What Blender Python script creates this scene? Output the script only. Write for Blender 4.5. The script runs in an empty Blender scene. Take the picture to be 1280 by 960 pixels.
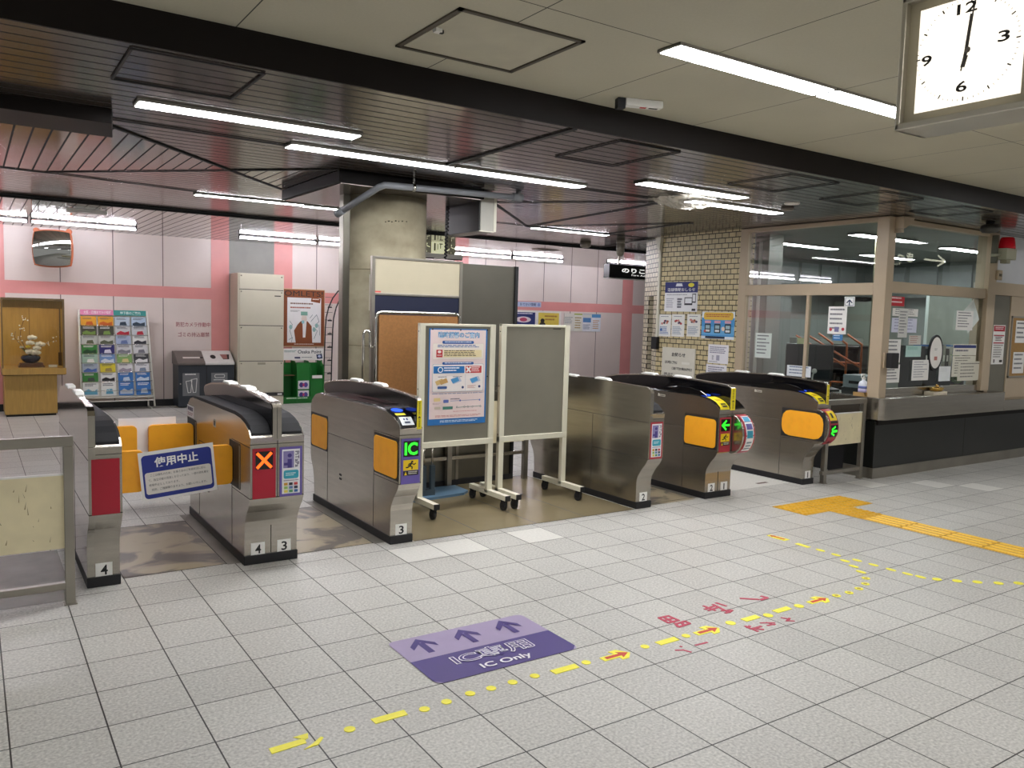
import bpy, bmesh, math, random
from mathutils import Vector, Matrix
S = bpy.context.scene
COL = S.collection
# ---------------------------------------------------------------- camera, world, exposure
FPX = 1016.45                                   # focal length in pixels of the 1280x960 frame
YAW, PITCH, ROLL = .5896, .0843, .0284
CAM = Vector((-.0826, -4.3411, 1.5143))
_F = Vector((math.sin(YAW)*math.cos(PITCH), math.cos(YAW)*math.cos(PITCH), -math.sin(PITCH)))
_r = Vector((math.cos(YAW), -math.sin(YAW), 0)); _u = _r.cross(_F)
RIGHT = math.cos(ROLL)*_r + math.sin(ROLL)*_u
UP = math.cos(ROLL)*_u - math.sin(ROLL)*_r
cd = bpy.data.cameras.new('camera'); cam = bpy.data.objects.new('camera', cd); COL.objects.link(cam)
cd.sensor_width = 36; cd.lens = FPX/1280*36; cd.clip_start = .05; cd.clip_end = 100
M = Matrix.Identity(4)
for i in range(3):
    M[i][0] = RIGHT[i]; M[i][1] = UP[i]; M[i][2] = -_F[i]; M[i][3] = CAM[i]
cam.matrix_world = M
S.camera = cam
w = bpy.data.worlds.new('world'); S.world = w; w.use_nodes = True
w.node_tree.nodes['Background'].inputs[0].default_value = (.60, .60, .59, 1)
w.node_tree.nodes['Background'].inputs[1].default_value = .42
S.view_settings.view_transform = 'Standard'; S.view_settings.look = 'None'
S.view_settings.gamma = 1; S.view_settings.use_curve_mapping = False
S.view_settings.exposure = 0.22
LAMP = 38.0                                     # radiance of the ceiling lamps
TUBE = 85.0
def W(px, py, ax, val):
    """world point seen at a pixel of the photograph, on the real plane axis=val"""
    d = RIGHT*((px-640)/FPX) - UP*((py-480)/FPX) + _F
    k = 'xyz'.index(ax); t = (val-CAM[k])/d[k]
    return CAM + d*t
random.seed(7)
# ---------------------------------------------------------------- materials
def lin(h):
    h = h.lstrip('#'); o = []
    for i in (0, 2, 4):
        c = int(h[i:i+2], 16)/255
        o.append(c/12.92 if c <= .04045 else ((c+.055)/1.055)**2.4)
    return (*o, 1)
MATS = {}
def pm(name, hx, rough=.5, metal=0., var=.06, scale=6., spec=.5, emit=None, es=0., bump=0., stretch=None, coat=0.):
    """principled material whose colour wavers a little with a noise texture"""
    if name in MATS: return MATS[name]
    m = bpy.data.materials.new(name); m.use_nodes = True; nt = m.node_tree; b = nt.nodes['Principled BSDF']
    c = lin(hx)
    b.inputs['Roughness'].default_value = rough; b.inputs['Metallic'].default_value = metal
    b.inputs['Specular IOR Level'].default_value = spec
    b.inputs['Coat Weight'].default_value = coat; b.inputs['Coat Roughness'].default_value = .08
    if var > 0:
        tc = nt.nodes.new('ShaderNodeTexCoord'); n = nt.nodes.new('ShaderNodeTexNoise')
        n.inputs['Scale'].default_value = scale; n.inputs['Detail'].default_value = 5
        src = tc.outputs['Object']
        if stretch:
            mp = nt.nodes.new('ShaderNodeMapping'); mp.inputs['Scale'].default_value = stretch
            nt.links.new(src, mp.inputs['Vector']); src = mp.outputs['Vector']
        nt.links.new(src, n.inputs['Vector'])
        r = nt.nodes.new('ShaderNodeMapRange'); r.inputs[1].default_value = .3; r.inputs[2].default_value = .7
        r.inputs[3].default_value = 1-var; r.inputs[4].default_value = 1+var
        mx = nt.nodes.new('ShaderNodeVectorMath'); mx.operation = 'SCALE'; mx.inputs[0].default_value = c[:3]
        nt.links.new(n.outputs['Fac'], r.inputs[0]); nt.links.new(r.outputs[0], mx.inputs['Scale'])
        nt.links.new(mx.outputs[0], b.inputs['Base Color'])
        if bump:
            bp = nt.nodes.new('ShaderNodeBump'); bp.inputs['Strength'].default_value = bump; bp.inputs['Distance'].default_value = .01
            nt.links.new(n.outputs['Fac'], bp.inputs['Height']); nt.links.new(bp.outputs[0], b.inputs['Normal'])
    else:
        b.inputs['Base Color'].default_value = c
    if emit:
        b.inputs['Emission Color'].default_value = lin(emit); b.inputs['Emission Strength'].default_value = es
    MATS[name] = m; return m
def K(hx, rough=.55):                            # plain printed ink / paper colours
    return pm('ink_'+hx, hx, rough, var=.03, scale=9)
def glassmat(name, tint, fac=.0, rough=.02):
    m = bpy.data.materials.new(name); m.use_nodes = True; nt = m.node_tree; nt.nodes.clear()
    o = nt.nodes.new('ShaderNodeOutputMaterial'); mix = nt.nodes.new('ShaderNodeMixShader')
    t = nt.nodes.new('ShaderNodeBsdfTransparent'); t.inputs[0].default_value = lin(tint)
    g = nt.nodes.new('ShaderNodeBsdfGlossy'); g.inputs['Roughness'].default_value = rough
    f = nt.nodes.new('ShaderNodeFresnel'); f.inputs[0].default_value = 1.52
    a = nt.nodes.new('ShaderNodeMath'); a.operation = 'ADD'; a.inputs[1].default_value = fac
    nt.links.new(f.outputs[0], a.inputs[0]); nt.links.new(a.outputs[0], mix.inputs[0])
    nt.links.new(t.outputs[0], mix.inputs[1]); nt.links.new(g.outputs[0], mix.inputs[2])
    nt.links.new(mix.outputs[0], o.inputs[0]); MATS[name] = m; return m
def nodes(name):
    m = bpy.data.materials.new(name); m.use_nodes = True; MATS[name] = m
    return m, m.node_tree, m.node_tree.nodes['Principled BSDF'], m.node_tree.nodes, m.node_tree.links
def mth(nt, op, a, b=None, c=None):
    n = nt.nodes.new('ShaderNodeMath'); n.operation = op
    for i, v in enumerate((a, b, c)):
        if v is None: continue
        if isinstance(v, (int, float)): n.inputs[i].default_value = v
        else: nt.links.new(v, n.inputs[i])
    return n.outputs[0]
def mixc(nt, fac, a, b):
    n = nt.nodes.new('ShaderNodeMix'); n.data_type = 'RGBA'
    if isinstance(fac, (int, float)): n.inputs[0].default_value = fac
    else: nt.links.new(fac, n.inputs[0])
    for i, v in ((6, a), (7, b)):
        if isinstance(v, tuple): n.inputs[i].default_value = v
        else: nt.links.new(v, n.inputs[i])
    return n.outputs[2]
def linefac(nt, coord, pitch, off, width):
    """1 on a line of the given width every pitch, else 0"""
    f = mth(nt, 'FRACT', mth(nt, 'DIVIDE', mth(nt, 'ADD', coord, -off+pitch*200), pitch))
    d = mth(nt, 'ABSOLUTE', mth(nt, 'SUBTRACT', f, .5))
    return mth(nt, 'GREATER_THAN', d, .5-width/pitch/2)
def tilemat(name, base, grout, px, py, gw, speck=.12, tilevar=.05, rough=.42, ox=0., oy=0.):
    m, nt, b, N, L = nodes(name)
    tc = N.new('ShaderNodeTexCoord'); sp = N.new('ShaderNodeSeparateXYZ'); L.new(tc.outputs['Object'], sp.inputs[0])
    x, y = sp.outputs[0], sp.outputs[1]
    g = mth(nt, 'MAXIMUM', linefac(nt, x, px, ox, gw), linefac(nt, y, py, oy, gw))
    cx = mth(nt, 'FLOOR', mth(nt, 'DIVIDE', mth(nt, 'ADD', x, -ox), px)); cy = mth(nt, 'FLOOR', mth(nt, 'DIVIDE', mth(nt, 'ADD', y, -oy), py))
    cb = N.new('ShaderNodeCombineXYZ'); L.new(cx, cb.inputs[0]); L.new(cy, cb.inputs[1])
    wn = N.new('ShaderNodeTexWhiteNoise'); L.new(cb.outputs[0], wn.inputs[0])
    n1 = N.new('ShaderNodeTexNoise'); n1.inputs['Scale'].default_value = 85; n1.inputs['Detail'].default_value = 4; L.new(tc.outputs['Object'], n1.inputs[0])
    n2 = N.new('ShaderNodeTexNoise'); n2.inputs['Scale'].default_value = 1.3; n2.inputs['Detail'].default_value = 5; L.new(tc.outputs['Object'], n2.inputs[0])
    k = mth(nt, 'ADD', mth(nt, 'MULTIPLY_ADD', mth(nt, 'SUBTRACT', n1.outputs[0], .5), speck*11, 1.), mth(nt, 'MULTIPLY', mth(nt, 'SUBTRACT', wn.outputs[0], .5), tilevar*2))
    k = mth(nt, 'ADD', k, mth(nt, 'MULTIPLY', mth(nt, 'SUBTRACT', n2.outputs[0], .5), .25))
    vm = N.new('ShaderNodeVectorMath'); vm.operation = 'SCALE'; vm.inputs[0].default_value = lin(base)[:3]; L.new(k, vm.inputs['Scale'])
    L.new(mixc(nt, g, vm.outputs[0], lin(grout)), b.inputs['Base Color'])
    b.inputs['Roughness'].default_value = rough; b.inputs['Specular IOR Level'].default_value = .4
    return m
def stripemat(name, base, gap, axis, pitch, gw, rough=.2, off=0., var=.12, spec=.6, metal=0., coat=0.):
    m, nt, b, N, L = nodes(name)
    tc = N.new('ShaderNodeTexCoord'); sp = N.new('ShaderNodeSeparateXYZ'); L.new(tc.outputs['Object'], sp.inputs[0])
    c = sp.outputs['XYZ'.index(axis)]
    g = linefac(nt, c, pitch, off, gw)
    cell = mth(nt, 'FLOOR', mth(nt, 'DIVIDE', mth(nt, 'ADD', c, -off), pitch))
    wn = N.new('ShaderNodeTexWhiteNoise'); wn.noise_dimensions = '1D'; L.new(cell, wn.inputs['W'])
    k = mth(nt, 'MULTIPLY_ADD', mth(nt, 'SUBTRACT', wn.outputs[0], .5), var*2, 1.)
    vm = N.new('ShaderNodeVectorMath'); vm.operation = 'SCALE'; vm.inputs[0].default_value = lin(base)[:3]; L.new(k, vm.inputs['Scale'])
    L.new(mixc(nt, g, vm.outputs[0], lin(gap)), b.inputs['Base Color'])
    n2 = N.new('ShaderNodeTexNoise'); n2.inputs['Scale'].default_value = 3; L.new(tc.outputs['Object'], n2.inputs[0])
    r = mth(nt, 'ADD', mth(nt, 'MULTIPLY_ADD', n2.outputs[0], .1, rough-.05), mth(nt, 'MULTIPLY', g, .6)); L.new(r, b.inputs['Roughness'])
    b.inputs['Specular IOR Level'].default_value = spec; b.inputs['Metallic'].default_value = metal
    if metal: L.new(mth(nt, 'MULTIPLY', mth(nt, 'SUBTRACT', 1., g), metal), b.inputs['Metallic'])
    return m
def brickmat(name, base, mortar, bw, bh, axis):
    m, nt, b, N, L = nodes(name)
    tc = N.new('ShaderNodeTexCoord'); sp = N.new('ShaderNodeSeparateXYZ'); L.new(tc.outputs['Object'], sp.inputs[0])
    cb = N.new('ShaderNodeCombineXYZ'); L.new(sp.outputs['XYZ'.index(axis)], cb.inputs[0]); L.new(sp.outputs[2], cb.inputs[1])
    br = N.new('ShaderNodeTexBrick'); L.new(cb.outputs[0], br.inputs[0])
    br.inputs['Color1'].default_value = lin(base); br.inputs['Color2'].default_value = tuple(v*.8 for v in lin(base)[:3])+(1,)
    br.inputs['Mortar'].default_value = lin(mortar); br.inputs['Scale'].default_value = 1
    br.inputs['Mortar Size'].default_value = .0055; br.inputs['Brick Width'].default_value = bw; br.inputs['Row Height'].default_value = bh
    br.inputs['Mortar Smooth'].default_value = .1
    n = N.new('ShaderNodeTexNoise'); n.inputs['Scale'].default_value = 30; L.new(tc.outputs['Object'], n.inputs[0])
    k = mth(nt, 'MULTIPLY_ADD', mth(nt, 'SUBTRACT', n.outputs[0], .5), .5, 1.)
    vm = N.new('ShaderNodeVectorMath'); vm.operation = 'SCALE'; L.new(br.outputs[0], vm.inputs[0]); L.new(k, vm.inputs['Scale'])
    L.new(vm.outputs[0], b.inputs['Base Color']); b.inputs['Roughness'].default_value = .45
    bp = N.new('ShaderNodeBump'); bp.inputs['Strength'].default_value = .5; bp.inputs['Distance'].default_value = .004; bp.invert = True
    L.new(br.outputs['Fac'], bp.inputs['Height']); L.new(bp.outputs[0], b.inputs['Normal'])
    return m
mirror_steel = pm('mirror_steel', 'aaa59c', .10, 1., var=.05, scale=3, stretch=(1, 1, 14))
steel = pm('brushed_steel', 'aea89e', .24, .95, var=.08, scale=3, stretch=(1, 1, 14))
steel_lo = pm('worn_steel', '9b968c', .32, .85, var=.14, scale=3)
chrome = pm('chrome', 'd8d6d2', .12, 1., var=.02)
darksteel = pm('dark_sheet_steel', '77746a', .33, .8, var=.10, scale=2)
black = pm('black_rubber', '17171a', .55, var=.1)
gloss = pm('black_gloss', '0c0c0e', .08, var=.02, spec=.6)
dgrey = pm('dark_grey_plastic', '29292b', .6, var=.05, spec=.15)
seamk = pm('dark_seam', '2a2724', .7, var=.05)
orange = pm('orange_flap', 'ffb026', .45, var=.06, scale=14)
white = pm('white_plastic', 'ecebe6', .35, var=.02)
paper = pm('paper_white', 'efeeea', .65, var=.02)
offw = pm('off_white_paint', 'd9d6c6', .45, var=.04)
cream = pm('cream_panel', 'cdc1a0', .5, var=.09, scale=5)
yellow = pm('yellow_tape', 'f8f048', .5, var=.05, scale=30)
redtape = pm('red_tape', 'bb3c54', .5, var=.08, scale=30)
lampm = pm('lamp_diffuser', 'ffffff', .4, var=0, emit='fcfcff', es=LAMP)
tubem = pm('fluorescent_tube', 'ffffff', .4, var=0, emit='f6f4ff', es=TUBE)
# ---------------------------------------------------------------- mesh building
TXT = {}
def textmesh(s, bold=0.):
    k = (s, bold)
    if k in TXT: return TXT[k]
    c = bpy.data.curves.new('t', 'FONT'); c.body = s; c.offset = bold; c.resolution_u = 3
    o = bpy.data.objects.new('t', c); COL.objects.link(o)
    me = bpy.data.meshes.new_from_object(o.evaluated_get(bpy.context.evaluated_depsgraph_get()))
    vs = [(v.co.x, v.co.y) for v in me.vertices]; fs = [tuple(p.vertices) for p in me.polygons]
    bpy.data.objects.remove(o); bpy.data.curves.remove(c); bpy.data.meshes.remove(me)
    if vs:
        x0 = min(v[0] for v in vs); x1 = max(v[0] for v in vs); y0 = min(v[1] for v in vs); y1 = max(v[1] for v in vs)
    else: x0 = y0 = 0; x1 = y1 = 1
    TXT[k] = (vs, fs, x0, x1, y0, y1); return TXT[k]
WLOC = {}
class MB:
    def __init__(s, mat): s.v = []; s.f = []; s.fm = []; s.sm = []; s.mats = []; s.smooth = False; s.m(mat)
    def m(s, mat):
        if mat not in s.mats: s.mats.append(mat)
        s.cur = s.mats.index(mat); return s
    def add(s, vs, fs, smooth=None):
        n = len(s.v); s.v += [Vector(p) for p in vs]
        for f in fs:
            s.f.append([n+i for i in f]); s.fm.append(s.cur); s.sm.append(s.smooth if smooth is None else smooth)
        return s
    def box(s, x0, x1, y0, y1, z0, z1):
        x0, x1 = sorted((x0, x1)); y0, y1 = sorted((y0, y1)); z0, z1 = sorted((z0, z1))
        return s.add([(x, y, z) for z in (z0, z1) for y in (y0, y1) for x in (x0, x1)],
                     [(0, 2, 3, 1), (4, 5, 7, 6), (0, 1, 5, 4), (2, 6, 7, 3), (0, 4, 6, 2), (1, 3, 7, 5)])
    def obox(s, c, ax, ay, az):
        """box about centre c with half vectors ax, ay, az"""
        c, ax, ay, az = map(Vector, (c, ax, ay, az))
        return s.add([c+ax*i+ay*j+az*k for k in (-1, 1) for j in (-1, 1) for i in (-1, 1)],
                     [(0, 2, 3, 1), (4, 5, 7, 6), (0, 1, 5, 4), (2, 6, 7, 3), (0, 4, 6, 2), (1, 3, 7, 5)])
    def prism(s, poly, axis, a0, a1):
        """polygon in the plane across axis: axis x -> (y,z), y -> (x,z), z -> (x,y)"""
        def P(p, a): return {'x': (a, p[0], p[1]), 'y': (p[0], a, p[1]), 'z': (p[0], p[1], a)}[axis]
        n = len(poly); ar = sum(poly[i][0]*poly[(i+1) % n][1]-poly[(i+1) % n][0]*poly[i][1] for i in range(n))
        if (ar < 0) != (axis == 'y'): poly = poly[::-1]
        if a0 > a1: a0, a1 = a1, a0
        vs = [P(p, a0) for p in poly]+[P(p, a1) for p in poly]
        fs = [tuple(range(n))[::-1], tuple(range(n, 2*n))]+[(i, (i+1) % n, n+(i+1) % n, n+i) for i in range(n)]
        return s.add(vs, fs)
    def cyl(s, p0, p1, r, seg=16, r2=None, smooth=True):
        p0, p1 = Vector(p0), Vector(p1); d = (p1-p0).normalized(); r2 = r if r2 is None else r2
        a = d.orthogonal().normalized(); b = d.cross(a)
        ring = [(math.cos(2*math.pi*i/seg), math.sin(2*math.pi*i/seg)) for i in range(seg)]
        vs = [p0+(a*c+b*t)*r for c, t in ring]+[p1+(a*c+b*t)*r2 for c, t in ring]
        n = len(s.v); s.add(vs, [(i, (i+1) % seg, seg+(i+1) % seg, seg+i) for i in range(seg)], smooth)
        for f in (list(range(seg))[::-1], list(range(seg, 2*seg))):
            s.f.append([n+i for i in f]); s.fm.append(s.cur); s.sm.append(False)
        return s
    def tube(s, pts, r, seg=8, closed=False):
        pts = [Vector(p) for p in pts]; n = len(pts); vs = []; prev = None
        for i, p in enumerate(pts):
            a = pts[i-1] if (i or closed) else p; b = pts[(i+1) % n] if (i < n-1 or closed) else p
            d = (b-a).normalized()
            if prev is None: u = d.orthogonal().normalized()
            else: u = (prev-d*prev.dot(d)).normalized()
            prev = u; v = d.cross(u)
            vs += [p+(u*math.cos(2*math.pi*k/seg)+v*math.sin(2*math.pi*k/seg))*r for k in range(seg)]
        fs = []
        for i in range(n if closed else n-1):
            j = (i+1) % n
            fs += [(i*seg+k, i*seg+(k+1) % seg, j*seg+(k+1) % seg, j*seg+k) for k in range(seg)]
        s.add(vs, fs, True)
        if not closed:
            o = len(s.v)-len(vs)
            for f in (list(range(seg))[::-1], list(range((n-1)*seg, n*seg))):
                s.f.append([o+i for i in f]); s.fm.append(s.cur); s.sm.append(False)
        return s
    def lathe(s, prof, c, seg=24):
        """profile [(r,z)] turned about the vertical through c"""
        c = Vector(c); vs = []; n = len(prof)
        for r, z in prof:
            vs += [c+Vector((r*math.cos(2*math.pi*k/seg), r*math.sin(2*math.pi*k/seg), z)) for k in range(seg)]
        fs = [(i*seg+k, i*seg+(k+1) % seg, (i+1)*seg+(k+1) % seg, (i+1)*seg+k) for i in range(n-1) for k in range(seg)]
        s.add(vs, fs, True); o = len(s.v)-len(vs)
        if prof[0][0] > 1e-4: s.f.append([o+k for k in range(seg)][::-1]); s.fm.append(s.cur); s.sm.append(False)
        if prof[-1][0] > 1e-4: s.f.append([o+(n-1)*seg+k for k in range(seg)]); s.fm.append(s.cur); s.sm.append(False)
        return s
    def ball(s, c, rx, ry=None, rz=None, seg=12, rings=7):
        ry = rx if ry is None else ry; rz = rx if rz is None else rz; c = Vector(c); vs = [c+Vector((0, 0, -rz))]
        for i in range(1, rings):
            t = math.pi*i/rings-math.pi/2
            vs += [c+Vector((rx*math.cos(t)*math.cos(2*math.pi*k/seg), ry*math.cos(t)*math.sin(2*math.pi*k/seg), rz*math.sin(t))) for k in range(seg)]
        vs.append(c+Vector((0, 0, rz))); last = len(vs)-1
        fs = [(0, 1+(k+1) % seg, 1+k) for k in range(seg)]
        fs += [(1+i*seg+k, 1+i*seg+(k+1) % seg, 1+(i+1)*seg+(k+1) % seg, 1+(i+1)*seg+k) for i in range(rings-2) for k in range(seg)]
        fs += [(last, 1+(rings-2)*seg+k, 1+(rings-2)*seg+(k+1) % seg) for k in range(seg)]
        return s.add(vs, fs, True)
    def quad(s, *p): return s.add(p, [tuple(range(len(p)))])
    def build(s, name, parent=None, base=None, bevel=0., seg=2):
        o0 = WLOC[parent.name] if parent else Vector(base if base else (0, 0, 0))
        me = bpy.data.meshes.new(name); me.from_pydata([tuple(v-o0) for v in s.v], [], s.f)
        for m in s.mats: me.materials.append(m)
        me.polygons.foreach_set('material_index', s.fm); me.polygons.foreach_set('use_smooth', s.sm); me.update()
        o = bpy.data.objects.new(name, me); COL.objects.link(o)
        if parent: o.parent = parent
        else: o.location = o0
        WLOC[o.name] = o0
        if bevel:
            b = o.modifiers.new('bevel', 'BEVEL'); b.width = bevel; b.segments = seg; b.limit_method = 'ANGLE'; b.angle_limit = .6
        return o
def tag(o, label, cat, group=None):
    o['label'] = label; o['category'] = cat
    if group: o['group'] = group
    return o
def thing(name, label, cat, loc, group=None):
    o = bpy.data.objects.new(name, None); COL.objects.link(o); o.location = loc; o.empty_display_size = .1
    WLOC[o.name] = Vector(loc); return tag(o, label, cat, group)
def struct(o): o['kind'] = 'structure'; return o
def dup(root, loc, label=None):
    """copy of a thing with copies of its parts and sub-parts"""
    r = root.copy(); COL.objects.link(r); r.location = loc; WLOC[r.name] = Vector(loc)
    if label: r['label'] = label
    for ch in list(root.children):
        c = ch.copy(); COL.objects.link(c); c.parent = r
        for g in list(ch.children):
            d = g.copy(); COL.objects.link(d); d.parent = c
    return r
class Flat:
    """printed sheet or sign face: origin at its top left corner, u to the right, v downwards, in metres"""
    def __init__(s, o, u, v, w, h, mat, th=.002, step=.0004):
        s.o = Vector(o); s.u = Vector(u).normalized(); s.v = Vector(v).normalized(); s.n = s.v.cross(s.u).normalized()
        s.w = w; s.h = h; s.k = 0.; s.step = step; s.mb = MB(mat)
        if th:
            c = s.o+s.u*w/2+s.v*h/2-s.n*th/2; s.mb.obox(c, s.u*w/2, s.v*h/2, s.n*(-th/2))
    def P(s, a, b): return s.o+s.u*(a*s.w)+s.v*(b*s.h)+s.n*s.k
    def lay(s): s.k += s.step; return s
    def rect(s, a0, b0, a1, b1, mat):
        s.mb.m(mat); s.lay(); s.mb.quad(s.P(a0, b0), s.P(a0, b1), s.P(a1, b1), s.P(a1, b0)); return s
    def poly(s, pts, mat, lay=True):
        s.mb.m(mat)
        if lay: s.lay()
        pts = [tuple(p) for p in pts]
        ar = sum(pts[i][0]*pts[(i+1) % len(pts)][1]-pts[(i+1) % len(pts)][0]*pts[i][1] for i in range(len(pts)))
        if ar > 0: pts = pts[::-1]
        s.mb.add([s.P(*p) for p in pts], [tuple(range(len(pts)))]); return s
    def ell(s, a, b, ra, rb, mat, n=20):
        return s.poly([(a+ra*math.cos(2*math.pi*i/n), b+rb*math.sin(2*math.pi*i/n)) for i in range(n)], mat)
    def stroke(s, pts, wid, mat):
        """polyline of a width in metres, points in fractions"""
        s.mb.m(mat); s.lay()
        for p, q in zip(pts, pts[1:]):
            A = s.P(*p); B = s.P(*q); d = (B-A).normalized(); t = s.n.cross(d)*wid/2
            s.mb.add([A+t-d*wid*.3, A-t-d*wid*.3, B-t+d*wid*.3, B+t+d*wid*.3], [(0, 1, 2, 3)])
        return s
    def rrect(s, a0, b0, a1, b1, r, mat):
        ra, rb = r/s.w, r/s.h; pts = []
        for cx, cy, t0 in ((a1-ra, b1-rb, 0), (a0+ra, b1-rb, 90), (a0+ra, b0+rb, 180), (a1-ra, b0+rb, 270)):
            pts += [(cx+ra*math.cos(math.radians(t0+k*22.5)), cy+rb*math.sin(math.radians(t0+k*22.5))) for k in range(5)]
        return s.poly(pts, mat)
    def text(s, t, a, b, a1, b1, mat, bold=0., fit=True, ref=None):
        """lettering scaled to fill the box a,b - a1,b1"""
        vs, fs, x0, x1, y0, y1 = textmesh(t, bold); s.mb.m(mat); s.lay()
        if ref is not None: x0, x1, y0, y1 = textmesh(t, ref)[2:]
        W_, H_ = (a1-a)*s.w, (b1-b)*s.h; sx = W_/(x1-x0); sy = H_/(y1-y0)
        if not fit: sx = sy = min(sx, sy)
        ox = (W_-(x1-x0)*sx)/2; oy = (H_-(y1-y0)*sy)/2
        pts = [s.o+s.u*(a*s.w+ox+(x-x0)*sx)+s.v*(b*s.h+oy+(y1-y)*sy)+s.n*s.k for x, y in vs]
        s.mb.add(pts, fs); return s
    def lines(s, a0, b0, a1, b1, n, mat, fill=.5, rag=.3, seed=1):
        """rows of print too small to read"""
        rnd = random.Random(seed); s.mb.m(mat); s.lay(); hgt = (b1-b0)/n
        for i in range(n):
            x = a0; end = a1-(a1-a0)*rag*rnd.random(); y = b0+hgt*i
            while x < end:
                L = (a1-a0)*rnd.uniform(.03, .12); e = min(x+L, end)
                s.mb.add([s.P(x, y), s.P(x, y+hgt*fill), s.P(e, y+hgt*fill), s.P(e, y)], [(0, 1, 2, 3)]); x = e+(a1-a0)*.014
        return s
    def build(s, name, parent=None, base=None): return s.mb.build(name, parent, base)
X, Y, Z = Vector((1, 0, 0)), Vector((0, 1, 0)), Vector((0, 0, 1))
DN = -Z
# ================================================================ the setting
HC, HF, HB = 2.58, 2.73, 2.545                   # slatted, front and rear ceiling heights
TP = .30435
floor_m = tilemat('floor_tiles', 'bdbbb5', '2b2825', .3, TP, .0055, ox=0, oy=0)
slab_m, nt, b, N, L = nodes('worn_concrete')
n1 = N.new('ShaderNodeTexNoise'); n1.inputs['Scale'].default_value = 3.2; n1.inputs['Detail'].default_value = 8; n1.inputs['Distortion'].default_value = .9
tc = N.new('ShaderNodeTexCoord'); L.new(tc.outputs['Object'], n1.inputs[0]); rp_ = N.new('ShaderNodeMapRange'); rp_.inputs[1].default_value = .46; rp_.inputs[2].default_value = .57; L.new(n1.outputs[0], rp_.inputs[0])
L.new(mixc(nt, rp_.outputs[0], lin('968a70'), lin('4a463f')), b.inputs['Base Color']); b.inputs['Roughness'].default_value = .35
slab2_m = pm('polished_concrete', '80745a', .22, var=.14, scale=1.6)
tile_lt = pm('new_pale_tile', 'd8d6cf', .4, var=.08, scale=60)
f = MB(floor_m); f.quad((-9, -11, 0), (18, -11, 0), (18, 9.2, 0), (-9, 9.2, 0))
def fq(mat, x0, x1, y0, y1, z=.0012):
    f.m(mat); f.quad((x0, y0, z), (x1, y0, z), (x1, y1, z), (x0, y1, z))
fq(slab_m, .60, 1.15, .49, 1.62); fq(slab_m, 1.575, 2.085, .49, 1.62); fq(slab_m, 4.50, 5.03, .44, 1.62)
plate_m = pm('worn_floor_plate', '6b675f', .42, .1, var=.35, scale=3)
for x0, x1 in ((1.155, 1.24), (2.09, 2.18), (5.035, 5.11)): fq(plate_m, x0, x1, .47, 1.8)
fq(plate_m, -3, .335, .26, 1.25)
fq(slab2_m, 2.345, 4.30, .40, 1.93)
fq(tile_lt, 5.44, 6.38, .53, 2.0)
for a, b in ((7, 0), (8, 0), (10, 0), (23, 0), (25, -1), (26, -2)): fq(tile_lt, a*.3+.004, a*.3+.296, b*TP+.005, (b+1)*TP-.005)
f.m(seamk)
for x in (2.85, 3.34, 3.79): fq(seamk, x-.004, x+.004, .40, 1.93, .002)
fq(seamk, 2.345, 4.30, 1.925, 1.94, .002); fq(seamk, 2.345, 4.30, .395, .403, .002)
for x0, x1 in ((.6, 1.15), (1.575, 2.085), (4.5, 5.03)):
    fq(seamk, x0, x1, 1.615, 1.625, .002); fq(seamk, x0, x1, .485, .493, .002)
    fq(seamk, x0-.005, x0, .48, 1.62, .002); fq(seamk, x1, x1+.006, .48, 1.62, .002)
fq(pm('rust_strip', '5b4138', .6), 6.05, 6.2, .62, .66, .002)
struct(f.build('floor'))
# front ceiling of wide panels
cf_m = tilemat('front_ceiling_panel', 'beb9a5', '3d3a33', .935, 1.9, .006, speck=.012, tilevar=.012, rough=.6, ox=.915, oy=-1.625)
c = MB(cf_m); c.quad((-9, -.6, HF), (18, -.6, HF), (18, -11, HF), (-9, -11, HF)); struct(c.build('ceiling_front'))
beam_m = pm('dark_brown_beam', '191412', .5, var=.08, spec=.18)
b = MB(beam_m); b.box(-9, 18, -.615, -.6, HC-.002, HF+.03); struct(b.build('trim_1'))
# slatted ceiling: x slats, with diagonal-jointed panels of y slats round the columns
sx_m = stripemat('ceiling_slats_along', '574d45', '040303', 'Y', .11, .014, rough=.15, off=-.53, metal=.45)
sy_m = stripemat('ceiling_slats_across', '6a5f55', '040303', 'X', .1, .012, rough=.12, off=.475, metal=.5)
c = MB(sx_m); c.quad((-9, -.6, HC), (-9, 5.35, HC), (18, 5.35, HC), (18, -.6, HC))
c.m(sy_m); z = HC-.002
c.add([(1.6, 2.25, z), (.62, 1.12, z), (-1.6, 1.12, z), (-1.6, 3.45, z), (.47, 3.45, z)], [(0, 1, 2, 3, 4)])
c.add([(1.6, 2.25, z), (2.28, 2.95, z), (2.28, 1.62, z)], [(0, 1, 2)])
struct(c.build('ceiling_slatted'))
j = MB(black)
def joint(p, q, w_=.022, z0=HC-.006):
    p, q = Vector((*p, z0)), Vector((*q, z0)); d = (q-p)/2; t = Vector((-d.y, d.x, 0)).normalized()*w_/2
    j.obox((p+q)/2, d, t, (0, 0, .003))
for p, q in (((.62, 1.12), (2.28, 2.98)), ((.47, 3.45), (2.27, 1.62)), ((-2, 3.2), (.47, 3.47)), ((.47, 3.47), (1.72, 3.69)), ((.62, .96), (1.7, 1.0)),
             ((4.08, 2.3), (5.2, 1.14)), ((4.08, 2.3), (5.5, 3.78)), ((3.58, 1.78), (4.08, 2.3)), ((4.1, 1.08), (5.22, 1.06)), ((4.6, 3.70), (7.4, 3.72)), ((5.2, 1.1), (5.5, 3.78)),
             ((5.5, 3.78), (6.56, 2.1)), ((6.7, 3.72), (6.5, 2.1)), ((7.9, 5.3), (7.5, 3.9))): joint(p, q)
joint((2.8, -.6), (2.8, .9), .035); joint((-9, 5.33), (18, 5.33), .05)
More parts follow.
